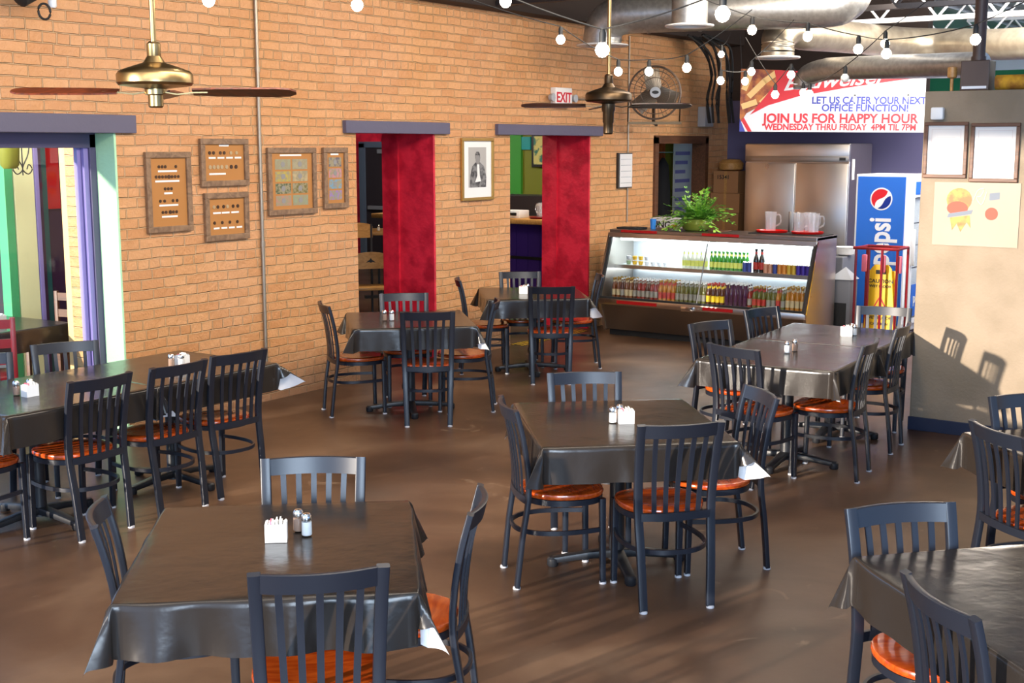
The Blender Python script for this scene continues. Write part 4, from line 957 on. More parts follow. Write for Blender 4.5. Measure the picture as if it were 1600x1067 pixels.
# ------------------------------------------------------------------ reach-in refrigerator
t = thing('reach_in_refrigerator', 'tall two-door stainless steel refrigerator under the banner', 'refrigerator', (15.0, 5.42, 0))
W_ = 1.36
MB().box((.03, 0, .12), (.82, W_, 2.14), bev=.008).build('cabinet', M['stainless'], t, smooth=False)
for k in (0, 1):
    q = MB().box((0, k * W_ / 2 + .006, .2), (.045, (k + 1) * W_ / 2 - .006, 1.90), bev=.008); dr = q.build('door', M['stainless'], t)
    MB().box((-.03, W_ / 2 + (-.06 if k == 0 else .035), 1.0), (0, W_ / 2 + (-.035 if k == 0 else .06), 1.3), bev=.005).build('door_handle', M['stainless_d'], dr)
gr = MB().box((.0, .0, 1.92), (.03, W_, 2.13), bev=.006).build('front_grille', M['stainless'], t); MB().box((-.006, 0.01, 1.915), (.0, W_ - .01, 1.985), bev=.002).build('control_strip', M['stainless_d'], gr)
MB().box((-.009, .04, 1.935), (-.006, .12, 1.97)).build('thermometer', M['black'], gr, smooth=False)
MB().box((-.009, W_ - .3, 1.94), (-.006, W_ - .1, 1.955)).build('name_plate', M['stainless_d'], gr, smooth=False)
for x, y in ((.1, .06), (.1, W_ - .06), (.75, .06), (.75, W_ - .06)): MB().lathe([(.03, 0), (.03, .12)], 10, (x, y, 0)).build('leg', M['stainless_d'], t)
MB().box((.12, -.003, 1.7), (.2, 0, 1.95)).build('side_notice', M['paper'], t, smooth=False)

# ------------------------------------------------------------------ drinks cooler
t = thing('drinks_cooler', 'blue upright drinks cooler with a pepsi side panel beside the refrigerator', 'cooler', (13.9, 4.35, 0))
MB().box((0, 0, .04), (.72, .58, 1.80), bev=.01).build('cabinet', M['cwhite'], t, smooth=False)
sp = MB().box((-.006, .02, .13), (0, .555, 1.775)).build('side_panel', M['cblue'], t, smooth=False)
# globe emblem
q = MB(); q.x = Matrix.Translation((-.006, .265, 1.47)) @ Matrix.Rotation(R(-90), 4, 'Y') @ Matrix.Rotation(R(0), 4, 'Z')
em = thing('emblem_dummy', 'x', 'x'); bpy.data.objects.remove(em)
def side(pts, d0, d1, m, name, par):
    """flat print on the -X face: pts are (rightwards, up) from the panel's lower left as seen"""
    vs = [(-d0, .50 - x, z + .13) for x, z in pts] + [(-d1, .50 - x, z + .13) for x, z in pts]; n = len(pts)
    return MB().add(vs, [tuple(range(n)), tuple(range(n, 2 * n))[::-1]] + [(i, (i + 1) % n, n + (i + 1) % n, n + i) for i in range(n)]).build(name, m, par, smooth=False)
gx, gz, gr_ = .215, 1.40, .125
side(ell(gx, gz, gr_, gr_, 30), .006, .0075, M['cwhite'], 'emblem_ring', sp)
side(ell(gx, gz, gr_ * .88, gr_ * .88, 30), .0075, .0085, M['cwhite'], 'emblem_field', sp)
def cap(a0, a1, dip):
    A = [(gx + gr_ * .88 * math.cos(R(a)), gz + gr_ * .88 * math.sin(R(a))) for a in range(a0, a1 + 1, 10)]
    p0, p1 = Vector(A[-1]), Vector(A[0]); nn = Vector((-(p1 - p0).y, (p1 - p0).x)).normalized()
    return A + [tuple(p0.lerp(p1, k / 6) + nn * dip * math.sin(math.pi * k / 6 * 2) + nn * dip * .4 * math.sin(math.pi * k / 6)) for k in range(1, 6)]
side(cap(50, 230, .02), .0085, .0095, M['bred'], 'emblem_red', sp)
side(cap(250, 380, -.012), .0085, .0095, M['cblue2'], 'emblem_blue', sp)
text('pepsi', .30, M['cwhite'], sp, (-.0075, .275, .83), (R(90), 0, R(-90)), off=.008, sx=1).rotation_euler = Matrix.Rotation(0, 3, 'X').to_euler()
pl = [o for o in sp.children if o.name.startswith('lettering')][0]
# letters read upwards: local x -> +Z, local y -> +Y (left as seen), normal -> -X
pl.matrix_basis = Matrix.Translation((-.0075, .28, 1.06)) @ Matrix(((0, 0, -1, 0), (0, 1, 0, 0), (1, 0, 0, 0), (0, 0, 0, 1))) @ Matrix.Diagonal((.85, 1.15, 1, 1))
door = MB().box((.05, -.05, .14), (.12, 0, 1.74)).box((.62, -.05, .14), (.7, 0, 1.74)).box((.12, -.05, .14), (.62, 0, .2)).box((.12, -.05, 1.55), (.62, 0, 1.74)).build('door', M['cwhite'], t, smooth=False)
MB().box((.12, -.03, .2), (.62, -.025, 1.55)).build('glass_pane', M['pane'], door, smooth=False)
MB().box((.055, -.09, .8), (.085, -.05, 1.2), bev=.005).build('door_handle', M['cwhite'], door)
MB().box((.13, -.056, 1.58), (.6, -.05, 1.72)).build('header_panel', M['cblue'], door, smooth=False)
MB().box((.13, -.054, .22), (.6, -.049, .58)).build('lower_panel', M['cblue'], door, smooth=False)
text('pepsi', .16, M['cwhite'], door, (.36, -.058, .42), (R(90), 0, 0), off=.003)
for z in (.75, 1.0, 1.25): MB().box((.1, .0, z), (.65, .01, z + .012)).build('shelf', M['grey'], t, smooth=False)

# red rack, wet floor sign
t = thing('tubular_rack', 'red tubular steel rack in front of the blue cooler', 'rack', (13.0, 4.08, 0))
for x, y in ((0, .06), (0, .50), (.35, .06), (.35, .50), (0, .22), (0, .36)): MB().tube([(x, y, 0), (x, y, 1.05)], .014, 8).build('upright', M['redpaint'], t)
for z in (.12, 1.05):
    MB().tube([(0, .04, z), (0, .53, z)], .016, 8).tube([(.35, .06, z), (.35, .5, z)], .014, 8).tube([(0, .06, z), (.35, .06, z)], .014, 8).tube([(0, .5, z), (.35, .5, z)], .014, 8).build('rail', M['redpaint'], t)
for y in (.42, .22, .05): MB().box((.02, y - .025, .8), (.06, y + .025, .98), bev=.008).build('grip', M['pink'], t)
t = thing('wet_floor_sign', 'yellow wet floor sign standing in the red rack', 'sign', (13.12, 4.34, .16))
t.scale = (1.2, 1.2, 1.08)
def yface(pts, x0, x1, m, name, par, zoff=0): # facing -X, pts (right, up), x leans
    vs = [(x0 + .0 * z, -x, z) for x, z in pts] + [(x1, -x, z) for x, z in pts]; n = len(pts)
    return MB().add(vs, [tuple(range(n)), tuple(range(n, 2 * n))[::-1]] + [(i, (i + 1) % n, n + (i + 1) % n, n + i) for i in range(n)]).build(name, m, par, smooth=False)
fr = yface([(-.14, 0), (.14, 0), (.09, .62), (.06, .66), (-.06, .66), (-.09, .62)], -.01, .01, M['yellow'], 'front_panel', t)
yface([(-.045, .57), (.045, .57), (.045, .61), (-.045, .61)], -.014, -.0101, M['black'], 'handle_slot', fr)
text('CAUTION', .05, M['black'], fr, (-.012, 0, .50), (R(90), 0, R(-90)), off=.001)
text('WET FLOOR', .035, M['black'], fr, (-.012, 0, .45), (R(90), 0, R(-90)), off=.001)
yface([(-.07, .22), (.07, .22), (0, .36)], -.012, -.0101, M['bred'], 'warning_triangle', fr); yface([(-.05, .232), (.05, .232), (0, .335)], -.0135, -.0121, M['yellow'], 'triangle_field', fr)
text('WET FLOOR', .04, M['black'], fr, (-.012, 0, .14), (R(90), 0, R(-90)), off=.001)
text('CAUTION', .035, M['black'], fr, (-.012, 0, .08), (R(90), 0, R(-90)), off=.001)
bk = MB(); bk.x = Matrix.Translation((.02, 0, 0)) @ Matrix.Rotation(R(0), 4, 'Y'); bk.box((0.02, -.13, 0), (.04, .13, .6)); bk.build('rear_panel', M['yellow'], t, smooth=False)

# grey bin
t = thing('litter_bin', 'slim grey litter bin with a pointed light lid beside the display case', 'bin', (13.14, 4.735, 0))
MB().box((-.11, -.10, .0), (.11, .13, .70), bev=.015).build('bin_body', M['grey'], t)
MB().add([(-.12, -.11, .70), (.12, -.11, .70), (.12, .14, .70), (-.12, .14, .70), (0, .0, .83)], [(0, 1, 4), (1, 2, 4), (2, 3, 4), (3, 0, 4), (0, 3, 2, 1)]).build('lid', M['greylid'], t, smooth=False)
MB().box((-.113, -.06, .12), (-.11, .09, .45)).build('dark_panel', M['rubber'], t, smooth=False)
tag(MB().lathe([(.06, 0), (.09, .015), (.11, .09), (.115, .09), (.115, .095), (.1, .095)], 20, (13.5, 4.88, .92)).build('food_tub', M['paper']), 'small white tub on the ledge behind the case end', 'tub')
tag(MB().box((13.3, 4.83, 0), (13.7, 5.3, .918), bev=.01).build('side_cabinet', M['grey'], smooth=False), 'low grey cabinet behind the display case', 'cabinet')

# ------------------------------------------------------------------ refrigerated display case: front towards -X, 2.44 m long
Y0, Y1 = 4.76, 7.20
t = thing('display_case', 'long stainless refrigerated display case with a sloping glass front full of drinks', 'display case', (0, 0, 0))
xt, xb = 12.36, 12.10           # glass front: top and bottom
# outline of the end panels (x, z)
endp = [(12.22, .06), (12.10, .40), (12.10, .44), (12.36, 1.15), (12.36, 1.18), (12.90, 1.18), (12.90, .06)]
for yy, nm in ((Y0, 'end_panel'), (Y1 - .03, 'end_panel')):
    n = len(endp); vs = [(x, yy, z) for x, z in endp] + [(x, yy + .03, z) for x, z in endp]
    MB().add(vs, [tuple(range(n)), tuple(range(n, 2 * n))[::-1]] + [(i, (i + 1) % n, n + (i + 1) % n, n + i) for i in range(n)]).build(nm, M['stainless'], t, smooth=False)
MB().box((12.34, Y0, 1.15), (12.92, Y1, 1.185), bev=.005).build('top_panel', M['stainless_d'], t, smooth=False)
MB().box((12.325, Y0 - .005, 1.10), (12.35, Y1 + .005, 1.15), bev=.003).build('upper_fascia', M['stainless'], t, smooth=False)
MB().box((12.08, Y0, .365), (12.13, Y1, .435), bev=.01).build('bumper_rail', M['stainless'], t)
vs = [(12.12, Y0 + .03, .365), (12.24, Y0 + .03, .07), (12.24, Y1 - .03, .07), (12.12, Y1 - .03, .365), (12.16, Y0 + .03, .365), (12.28, Y0 + .03, .07), (12.28, Y1 - .03, .07), (12.16, Y1 - .03, .365)]
MB().add(vs, [(0, 1, 2, 3), (4, 7, 6, 5), (0, 4, 5, 1), (3, 2, 6, 7), (0, 3, 7, 4), (1, 5, 6, 2)]).build('lower_front', M['stainless_d'], t, smooth=False)
MB().box((12.28, Y0 + .05, 0), (12.86, Y1 - .05, .07)).build('kick_plinth', M['rubber'], t, smooth=False)
MB().box((12.84, Y0 + .03, .38), (12.87, Y1 - .03, 1.14)).build('back_lining', M['inner'], t, smooth=False)
MB().box((12.14, Y0 + .03, .40), (12.85, Y1 - .03, .425)).build('deck', M['inner'], t, smooth=False)
sh = MB().box((12.42, Y0 + .03, .765), (12.84, Y1 - .03, .78)).build('shelf', M['inner'], t, smooth=False)
MB().box((12.405, Y0 + .03, .745), (12.42, Y1 - .03, .785)).build('shelf_edge', M['stainless'], sh, smooth=False)
MB().box((12.40, Y0 + .03, 1.10), (12.84, Y1 - .03, 1.148)).build('canopy_lining', M['inner'], t, smooth=False)
for k, (ya, yb) in enumerate(((Y0 + .08, (Y0 + Y1) / 2 - .05), ((Y0 + Y1) / 2 + .05, Y1 - .08))):
    MB().tube([(12.46, ya, 1.075), (12.46, yb, 1.075)], .016, 10).build('lamp_tube', M['tube'], t)
    MB().tube([(12.80, ya, .72), (12.80, yb, .72)], .010, 8).build('lamp_tube', M['tube'], t)
# sloping panes with black gasket frames
def slope(u, y, off=0): # u: 0 bottom .. 1 top
    x = xb + (xt - .01 - xb) * u; z = .44 + (1.11 - .44) * u; return (x - off, y, z)
for ya, yb in ((Y0 + .02, (Y0 + Y1) / 2), ((Y0 + Y1) / 2, Y1 - .02)):
    vs = [slope(0, ya), slope(1, ya), slope(1, yb), slope(0, yb)]; vs += [(x - .006, y, z) for x, y, z in vs]
    MB().add(vs, [(0, 1, 2, 3), (7, 6, 5, 4), (0, 4, 5, 1), (3, 2, 6, 7), (0, 3, 7, 4), (1, 5, 6, 2)]).build('glass_pane', M['pane'], t, smooth=False)
q = MB()
for yy in (Y0 + .02, Y1 - .02): q.sweep([slope(-.02, yy, .004), slope(1.02, yy, .004)], rect(.03, .03), up=(0, 1, 0))
q.sweep([slope(.0, Y0, .004), slope(0, Y1, .004)], rect(.018, .03)); q.sweep([slope(1.0, Y0, .004), slope(1.0, Y1, .004)], rect(.018, .03)); q.build('gasket_frame', M['rubber'], t, smooth=False)
for yy in (Y0 - .004, Y1 + .004): MB().sweep([slope(-.03, yy, .016), slope(1.05, yy, .016)], rect(.022, .022), up=(0, 1, 0)).build('chrome_edge', M['chrome'], t, smooth=False)
q = MB().sweep([slope(0, (Y0 + Y1) / 2, .003), slope(1, (Y0 + Y1) / 2, .003)], rect(.012, .008), up=(0, 1, 0)); q.build('center_strip', M['grey'], t, smooth=False)
for ya, yb, z0, x0 in ((6.60, 7.05, 1.156, 12.33), (5.62, 6.05, 1.156, 12.33)): MB().box((x0, ya, z0), (x0 + .02, yb, z0 + .028)).build('red_label', M['redtape'], t, smooth=False)
for ya, yb in ((6.45, 6.95), (5.55, 5.9)): MB().box((12.077, ya, .385), (12.08, yb, .42)).build('red_label', M['redtape'], t, smooth=False)
MB().box((12.06, 6.0, .36), (12.10, 6.15, .41), bev=.004).build('latch', M['chrome'], t)
lc = area('case_light', (12.6, 5.98, 1.09), (12.6, 5.98, 0), 2.2, .25, 7, (.93, .98, 1)); lc.rotation_euler = (0, 0, R(90))

# bottles and cans in the case
def bottle_mesh(glass, label_m, capm, h=.235, r=.031):
    q = MB(); q.lathe([(r * .9, 0), (r, .006), (r, h * .52), (r * .85, h * .62), (r * .42, h * .76), (r * .38, h * .93), (r * .45, h * .94), (0, h * .95)], 12)
    q.lathe([(r * 1.03, h * .14), (r * 1.03, h * .44)], 12, mi=1); q.lathe([(r * .5, h * .93), (r * .5, h), (0, h)], 10, mi=2); q.lathe([(r * .47, h * .78), (r * .43, h * .88)], 10, mi=1)
    return q, [glass, label_m, capm]
def bm_(name, c, r=.12): m = mat(name, c, r, spec=.8); return m
amber = bm_('amber_glass', srgb(112, 56, 14)); brown = bm_('brown_glass', srgb(80, 34, 12)); redg = bm_('red_drink', srgb(132, 24, 16)); clear = bm_('pale_drink', srgb(206, 210, 190)); lime = bm_('yellow_drink', srgb(216, 220, 110)); greeng = bm_('green_glass', srgb(36, 130, 30)); purple = bm_('purple_drink', srgb(62, 14, 60)); cola = bm_('cola_drink', srgb(30, 10, 8)); gold = bm_('gold_drink', srgb(176, 112, 30)); olive_ = bm_('olive_glass', srgb(100, 96, 40))
lw, lr, ly, lg = mat('cream_label', srgb(190, 168, 130), .5), mat('red_drink_label', srgb(180, 50, 40), .5), mat('yellow_label', srgb(232, 196, 30), .5), mat('silver_label', srgb(146, 140, 130), .4)
cg, cwh, crd = mat('gold_cap', srgb(190, 150, 60), .3, metal=.8), mat('white_cap', (.8, .8, .8, 1), .4), mat('red_cap', srgb(170, 20, 20), .4)
kinds = {'amber': (amber, lw, cg), 'brown': (brown, lg, cwh), 'red': (redg, lg, cwh), 'goldr': (gold, lr, cg), 'silver': (olive_, lg, cwh), 'yellow': (brown, ly, crd), 'purple': (purple, purple, cwh), 'olive': (olive_, lr, cg), 'tall': (gold, lw, cg), 'clear': (clear, lime, cwh), 'green': (greeng, lime, greeng), 'cola': (cola, lr, cola)}
names = {'amber': 'amber glass bottle with a cream label at the left of the lower row', 'brown': 'brown glass bottle with a silver label, left of the lower row', 'red': 'dark red drink bottle in the left part of the lower row', 'goldr': 'golden drink bottle with a red label in the lower row',
         'silver': 'olive bottle with a silver label in the middle of the lower row', 'yellow': 'brown bottle with a bright yellow label in the middle of the lower row', 'purple': 'dark purple drink bottle in the lower row', 'olive': 'olive bottle with a red label right of the purple ones', 'tall': 'golden bottle with a cream neck label at the right end of the lower row',
         'clear': 'pale yellow drink bottle on the upper shelf', 'green': 'bright green glass bottle on the upper shelf', 'cola': 'tall dark cola bottle with a red label on the upper shelf'}
protos = {}
def bottle(kd, x, y, z, h=.235, r=.031):
    key = (kd, h)
    if key not in protos:
        q, ms = bottle_mesh(*kinds[kd], h=h, r=r); o = q.build('drink_bottle', ms); protos[key] = o
    else: o = protos[key].copy(); C.objects.link(o)
    o.location = (x, y, z); o.rotation_euler = (0, 0, random.uniform(-.5, .5))
    tag(o, names[kd], 'bottle', kd + ' drink bottles in the display case'); return o
rowk = (['amber', 'amber', 'brown', 'amber', 'amber', 'brown', 'red', 'red', 'brown', 'red', 'red', 'goldr', 'goldr', 'goldr', 'goldr'] + ['silver'] * 7 + ['yellow'] * 4 + ['purple'] * 5 + ['red', 'olive', 'olive', 'olive', 'silver', 'silver', 'goldr', 'silver'] + ['tall'] * 4)
nr = len(rowk); span = Y1 - Y0 - .16
for i, kd in enumerate(rowk):
    y = Y1 - .08 - span * (i + .5) / nr
    hh = .245 if kd in ('tall', 'purple') else .225
    rr_ = .0225
    bottle(kd, 12.27 + random.uniform(-.003, .003), y, .426, hh, rr_)
    for xr in (12.33, 12.39, 12.45): bottle(kd, xr + random.uniform(-.003, .003), y + .01 + random.uniform(-.004, .004), .426, hh, rr_)
# upper shelf
y = Y1 - .95
for k in range(6): bottle('clear', 12.50, Y1 - .86 - k * .052, .781, .20, .024)
for k in range(9): bottle('green', 12.50, Y1 - 1.19 - k * .048, .781, .20, .0225); 
for k in range(9): bottle('green', 12.56, Y1 - 1.20 - k * .048, .781, .20, .0225)
for k in range(2): bottle('cola', 12.48, Y1 - 1.72 - k * .065, .781, .25, .03)
can0 = {}
def can(c, y, x, lab, z=.781):
    if c not in can0:
        m = mat(c + '_can', {'blue': srgb(70, 80, 150), 'orange': srgb(220, 140, 60), 'gold': srgb(214, 170, 60), 'purple': srgb(72, 50, 150), 'peach': srgb(214, 150, 120)}[c], .35, metal=.3)
        o = MB().lathe([(.02, 0), (.025, .006), (.025, .10)], 12).lathe([(.025, .10), (.022, .11), (.02, .108), (0, .108)], 12, mi=1).build('drink_can', [m, M['chrome']]); can0[c] = o
    else: o = can0[c].copy(); C.objects.link(o)
    o.location = (x, y, z); tag(o, lab, 'can', c + ' drink cans in the display case')
cy = Y1 - 1.60
for k in range(2): can('blue', cy - k * .052, 12.46, 'blue drink can left of the cola bottles on the upper shelf')
seq = ['peach'] * 3 + ['blue'] * 2 + ['orange'] * 2 + ['gold'] * 3
for k, c in enumerate(seq): can(c, Y1 - 1.85 - k * .0, 12.46, '') if False else None
_x = ['peach', 'peach', 'blue', 'orange', 'gold', 'gold']
yy = 5.33
lab2 = {'peach': 'peach coloured drink can right of the cola bottles', 'blue': 'blue drink can in the long row of cans', 'orange': 'orange drink can in the row of cans', 'gold': 'golden drink can in the row of cans', 'purple': 'purple drink can at the right end of the upper shelf'}
ys = 5.36; k = 0
while ys > 4.86:
    c = 'peach' if ys > 5.28 else 'blue' if ys > 5.22 else 'orange' if ys > 5.12 else 'gold' if ys > 5.02 else 'purple'
    can(c, ys, 12.46, lab2[c]); can(c, ys, 12.52, lab2[c]); ys -= .052
# fruit cups at the left of the upper shelf
for k in range(7):
    for row in range(2 if k < 4 else 1):
        q = MB().lathe([(.025, 0), (.033, .05), (.035, .052), (.0, .054)], 12).lathe([(.022, .004), (.029, .045), (0, .046)], 10, mi=1)
        o = q.build('fruit_cup', [M['glass'], M['lemon'] if k in (1, 2) else mat('grape_green', srgb(150, 170, 120), .4) if k == 0 and row == 0 else M['bwhite']]); o.location = (12.50, Y1 - .16 - k * .078, .781 + .0545 * row)
        tag(o, 'small clear dessert cup, ' + ('upper' if row else 'lower') + ' layer, at the left end of the upper shelf', 'cup', 'dessert cups in the display case')

# things on top of the case
TZ = 1.186
tag(MB().box((12.56, Y0 + .03, TZ), (12.89, 5.62, TZ + .008), bev=.002).build('bar_mat', M['rubber'], smooth=False), 'black rubber mat under the red trays on the case', 'mat')
def tray(x, y, label, z):
    tag(MB().lathe([(0, 0), (.14, 0), (.165, .004), (.175, .025), (.168, .025), (.158, .009), (0, .008)], 30, (x, y, z), sx=.85).build('serving_tray', M['trayred']), label, 'tray', 'round red trays on the display case')
tray(12.73, 5.42, 'round red tray under the single pitcher on the display case', TZ + .009); tray(12.73, 5.02, 'round red tray under the cluster of pitchers on the display case', TZ + .009)
put(pit0, 'pi', 12.74, 5.44, R(-80), 'single clear pitcher on the left red tray', PT, TZ + .019)
for dx, dy, s in ((-.05, .075, 'left front'), (-.05, -.085, 'right front'), (.085, .01, 'back')):
    put(pit0, 'pi', 12.73 + dx, 5.02 + dy, R(-60), 'clear pitcher at the %s of the right red tray' % s, PT, TZ + .019)
t = thing('potted_plant', 'leafy green potted plant in an olive bowl on the display case', 'plant', (12.66, 6.28, TZ))
MB().lathe([(.0, 0), (.12, .0), (.15, .02), (.175, .08), (.16, .125), (.15, .13), (.145, .12), (0, .11)], 28).build('pot', M['pot'], t)
rnd = random.Random(3); q = MB(); qs = MB()
for k in range(110):
    a = rnd.uniform(0, 6.283); L_ = rnd.uniform(.2, .50); el = rnd.uniform(.25, 1.35); cx, sy = math.cos(a), math.sin(a); dr = rnd.uniform(.05, .24)
    pts = []
    for i in range(7):
        u = i / 6; rad = .03 + L_ * u * math.cos(el) * 1.0; zz = max(.03, .11 + L_ * math.sin(el) * u - dr * u * u); pts.append(Vector((cx * rad, sy * rad, zz)))
    qs.tube(pts, .0022, 4)
    broad = k % 4 == 0
    for i in range(1, 7):
        p0 = pts[i]; tn = (pts[i] - pts[i - 1]).normalized(); sd = tn.cross(Vector((0, 0, 1)));
        if sd.length < .1: sd = Vector((1, 0, 0))
        sd.normalize()
        for s in (-1, 1):
            l = (.085 if broad else .052) * (1 - .5 * i / 7) * rnd.uniform(.8, 1.2); wd = (.032 if broad else .013)
            tipv = p0 * 1.0 + sd * s * l + tn * l * .5 + Vector((0, 0, rnd.uniform(-.02, .012))); tipv.z = max(tipv.z, .012); mid = (p0 + tipv) / 2 + tn * wd; mid.z = max(mid.z, .01); mid2 = (p0 + tipv) / 2 - tn * wd; mid2.z = max(mid2.z, .01)
            q.add([tuple(p0), tuple(mid), tuple(tipv), tuple(mid2)], [(0, 1, 2, 3)], 1 if rnd.random() < .22 else 0)
q.build('foliage', [M['leaf'], M['leafpale']], t, smooth=False); qs.build('stems', M['stem'], t)
tag(MB().lathe([(.03, 0), (.036, .11), (.039, .112), (.035, .112), (.028, .01), (0, .008)], 18, (12.62, 6.80, TZ)).build('drinking_cup', M['cup']), 'translucent blue cup left of the potted plant', 'cup')
t = thing('fruit_jar', 'small glass dish of lemon wedges between the blue cup and the plant', 'dish', (12.58, 6.52, TZ))
MB().lathe([(.04, 0), (.05, .05), (.052, .05), (.04, .004)], 16).build('dish', M['glass'], t); q = MB()
for k in range(6): q.lathe([(.0, -.016), (.018, -.008), (.02, 0), (.018, .008), (0, .016)], 8, (.022 * math.cos(k), .022 * math.sin(k), .035 + .014 * (k % 2)))
q.build('lemon_wedges', M['lemon'], t)
tag(MB().box((12.42, 6.86, TZ), (12.6, 7.16, TZ + .02), bev=.004).build('clipboard', M['rubber']), 'flat black folder on the left end of the display case', 'folder')
tag(MB().box((12.50, 5.92, TZ), (12.80, 6.06, TZ + .01), bev=.002).build('menu_card', M['darkwood']), 'dark flat menu lying right of the potted plant', 'menu')
# white printed box behind the plant, on a stack
t = thing('printed_box', 'white printed carton behind the plant reading UNG', 'box', (13.42, 6.72, 0))
MB().box((0, 0, 1.02), (.3, .55, 1.26), bev=.004).build('carton', M['bwhite'], t, smooth=False); text('UNG', .11, M['black'], t, (-.003, .40, 1.18), (R(90), 0, R(-90)), off=.003)
tag(MB().box((13.35, 6.55, 0), (13.8, 7.4, 1.018), bev=.01).build('side_cabinet', M['darkdoor'], smooth=False), 'dark cabinet holding the white carton behind the case', 'cabinet')
# cardboard boxes
CB = 'cardboard boxes stacked in the corner'
def cbox(x, y, z, sx, sy, sz, label, tx=None):
    t = thing('cardboard_box', label, 'box', (x, y, z), 0, CB); b_ = MB().box((0, 0, 0), (sx, sy, sz), bev=.004).build('carton', M['card'], t, smooth=False)
    MB().box((-.001, sy / 2 - .02, 0), (.0, sy / 2 + .02, sz)).build('tape', M['tan'], t, smooth=False)
    if tx: text(tx, .075, M['black'], t, (-.003, sy * .6, sz * .72), (R(90), 0, R(-90)), off=.001)
cbox(15.5, 7.08, 0, .5, .5, .45, 'lowest cardboard box of the corner stack'); cbox(15.5, 7.08, .452, .5, .5, .45, 'cardboard box second from the bottom of the corner stack')
cbox(15.5, 7.08, .904, .38, .42, .32, 'cardboard box third from the bottom of the corner stack'); cbox(15.52, 7.08, 1.226, .45, .42, .26, 'cardboard box just below the numbered one')
cbox(15.55, 7.12, 1.488, .4, .36, .29, 'cardboard box printed 15341 near the top of the stack', '15341')
tag(MB().lathe([(.1, 0), (.16, .02), (.17, .1), (.12, .15), (.0, .16)], 16, (15.75, 7.32, 1.779)).build('wrapped_bundle', M['tan']), 'clear wrapped bundle topping the cardboard stack', 'bundle')
tag(MB().box((15.9, 6.86, .0), (16.15, 7.06, 1.9), bev=.01).build('tall_shelf_unit', M['darkwood'], smooth=False), 'dark brown upright between the boxes and the refrigerator', 'shelf')
# store room behind the hatch opening
t = thing('hanging_coats', 'black coats hanging at the left inside the hatch opening', 'coat', (15.62, 8.28, 0))
MB().lathe([(.02, 1.95), (.08, 1.85), (.11, 1.5), (.13, .9), (.14, .5), (0, .5)], 16, (0, 0, 0), sx=.9).build('coat', M['coat'], t)
MB().tube(smoothpath([(0, 0, 1.9), (0, 0, 1.98), (.03, 0, 2.02), (.05, 0, 2.0)], 3), .004, 5).tube([(-.3, 0, 2.02), (.3, 0, 2.02)], .01, 6).build('hanging_rail', M['chrome'], t)
struct(MB().box((15.98, 8.5, 0), (16.10, 8.56, 2.2)).box((15.75, 8.6, 0), (16.2, 8.64, 2.2)).build('door_2', M['orangewood'], smooth=False))
t = thing('pinned_poster', 'tall pale poster with violet lines seen through the hatch opening', 'poster', (16.15, 8.39, 0))
MB().box((0, 0, .9), (.62, .01, 2.15)).build('sheet', M['cert'], t, smooth=False)
q = MB()
for k in range(7): q.box((.05, -.003, 1.98 - k * .13), (.5 - .07 * (k % 3), 0, 2.03 - k * .13))
q.build('text_lines', M['lavender'], t, smooth=False)
struct(MB().box((14.0, 8.9, 0), (16.79, 8.94, 3.0)).box((13.9, 8.2, 0), (14.0, 8.94, 3)).build('wall_store', M['darkwood'], smooth=False))

# yellow and black tread strip on the floor in the second doorway
t = thing('tread_strip', 'yellow and black checked safety tape on the floor of the second doorway', 'tape', (11.25, WY - .12, .001)); 
MB().box((-.25, 0, 0), (1.1, .18, .002)).build('strip', M['black'], t, smooth=False); q = MB()
for i in range(26):
    for j in range(3): q.box((-.24 + i * .052 + (j % 2) * .02, .01 + j * .06, .002), (-.215 + i * .052 + (j % 2) * .02, .045 + j * .06, .0026))
q.build('yellow_checks', M['yellow'], t, smooth=False)

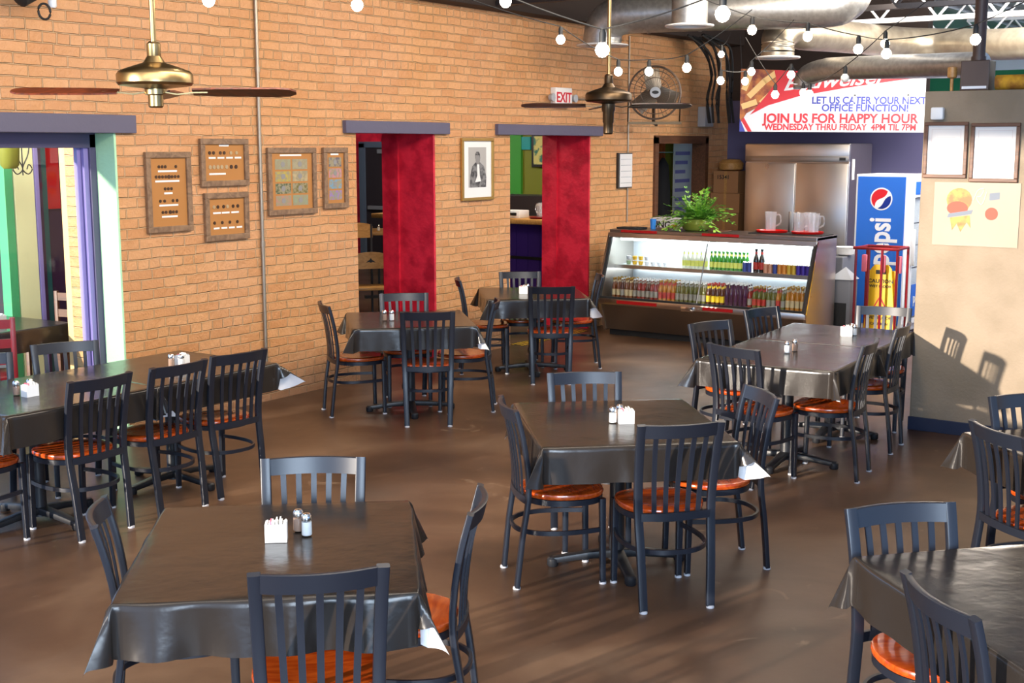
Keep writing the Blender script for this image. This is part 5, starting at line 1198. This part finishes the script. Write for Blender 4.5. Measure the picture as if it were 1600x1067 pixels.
# ------------------------------------------------------------------ string lights
def strand(pts, label, dim=(), anchor0=None, anchor1=None):
    t = thing('string_light', label, 'string light', (0, 0, 0), 0, 'festoon strands of round bulbs')
    P = [Vector(p) for p in pts]; hang = [p + Vector((0, 0, .085)) for p in P]
    full = ([Vector(anchor0)] if anchor0 else []) + hang + ([Vector(anchor1)] if anchor1 else [])
    path = []
    for a, c in zip(full, full[1:]):
        for i in range(8):
            u = i / 8; path.append(a.lerp(c, u) + Vector((0, 0, -.18 * (a - c).length * .35 * 4 * u * (1 - u) * .35)))
    path.append(full[-1]); MB().tube(path, .0035, 5).build('cable', M['cable'], t)
    for i, p in enumerate(P):
        s = MB().lathe([(.013, .028), (.015, .03), (.015, .07), (.008, .085)], 10, tuple(p)).build('bulb_socket', M['cable'], t)
        MB().lathe([(0, -.031), (.013, -.028), (.024, -.018), (.030, -.002), (.028, .012), (.018, .024), (.013, .032)], 14, tuple(p)).build('bulb', M['bulbdim'] if i in dim else M['bulb'], s)
strand([(4.258, 4.703, 2.80), (4.812, 4.257, 2.80), (5.399, 3.777, 2.84)], 'string of three bulbs along the top edge at the upper left', anchor0=(3.6, 5.3, 3.1), anchor1=(6.1, 3.2, 3.15))
strand([(4.676, 2.775, 2.515), (4.608, 2.194, 2.623)], 'string with the two largest bulbs right of the dark ceiling fan', anchor0=(4.75, 3.7, 2.95), anchor1=(4.5, 1.3, 3.1))
strand([(7.263, 4.633, 2.814), (7.987, 4.606, 2.638), (8.112, 4.426, 2.638), (7.81, 3.973, 2.635)], 'string of bulbs dipping in front of the round wall fan', anchor0=(6.5, 5.3, 3.2), anchor1=(7.9, 3.55, 3.0))
strand([(11.229, 5.35, 2.973), (9.328, 4.444, 2.625), (9.909, 4.499, 2.645), (9.476, 4.25, 2.696)], 'string of small bulbs left of and over the banner edge', anchor0=(12.6, 5.9, 3.3), anchor1=(9.7, 4.0, 3.1))
strand([(7.807, 3.505, 2.859), (7.812, 3.126, 2.801), (7.985, 2.855, 2.721), (7.881, 2.638, 2.679), (7.574, 2.024, 2.715)], 'string of bulbs crossing below the ducts to the brown flue', anchor0=(7.7, 4.3, 3.3), anchor1=(7.3, 1.3, 3.1))
strand([(9.559, 4.079, 2.515), (9.459, 3.909, 2.66), (10.173, 4.092, 2.551), (9.716, 3.855, 2.52), (8.902, 3.272, 2.593), (8.693, 2.922, 2.805)], 'string of bulbs in front of the banner headline', dim=(4,), anchor0=(9.9, 4.5, 3.0), anchor1=(8.5, 2.4, 3.2))
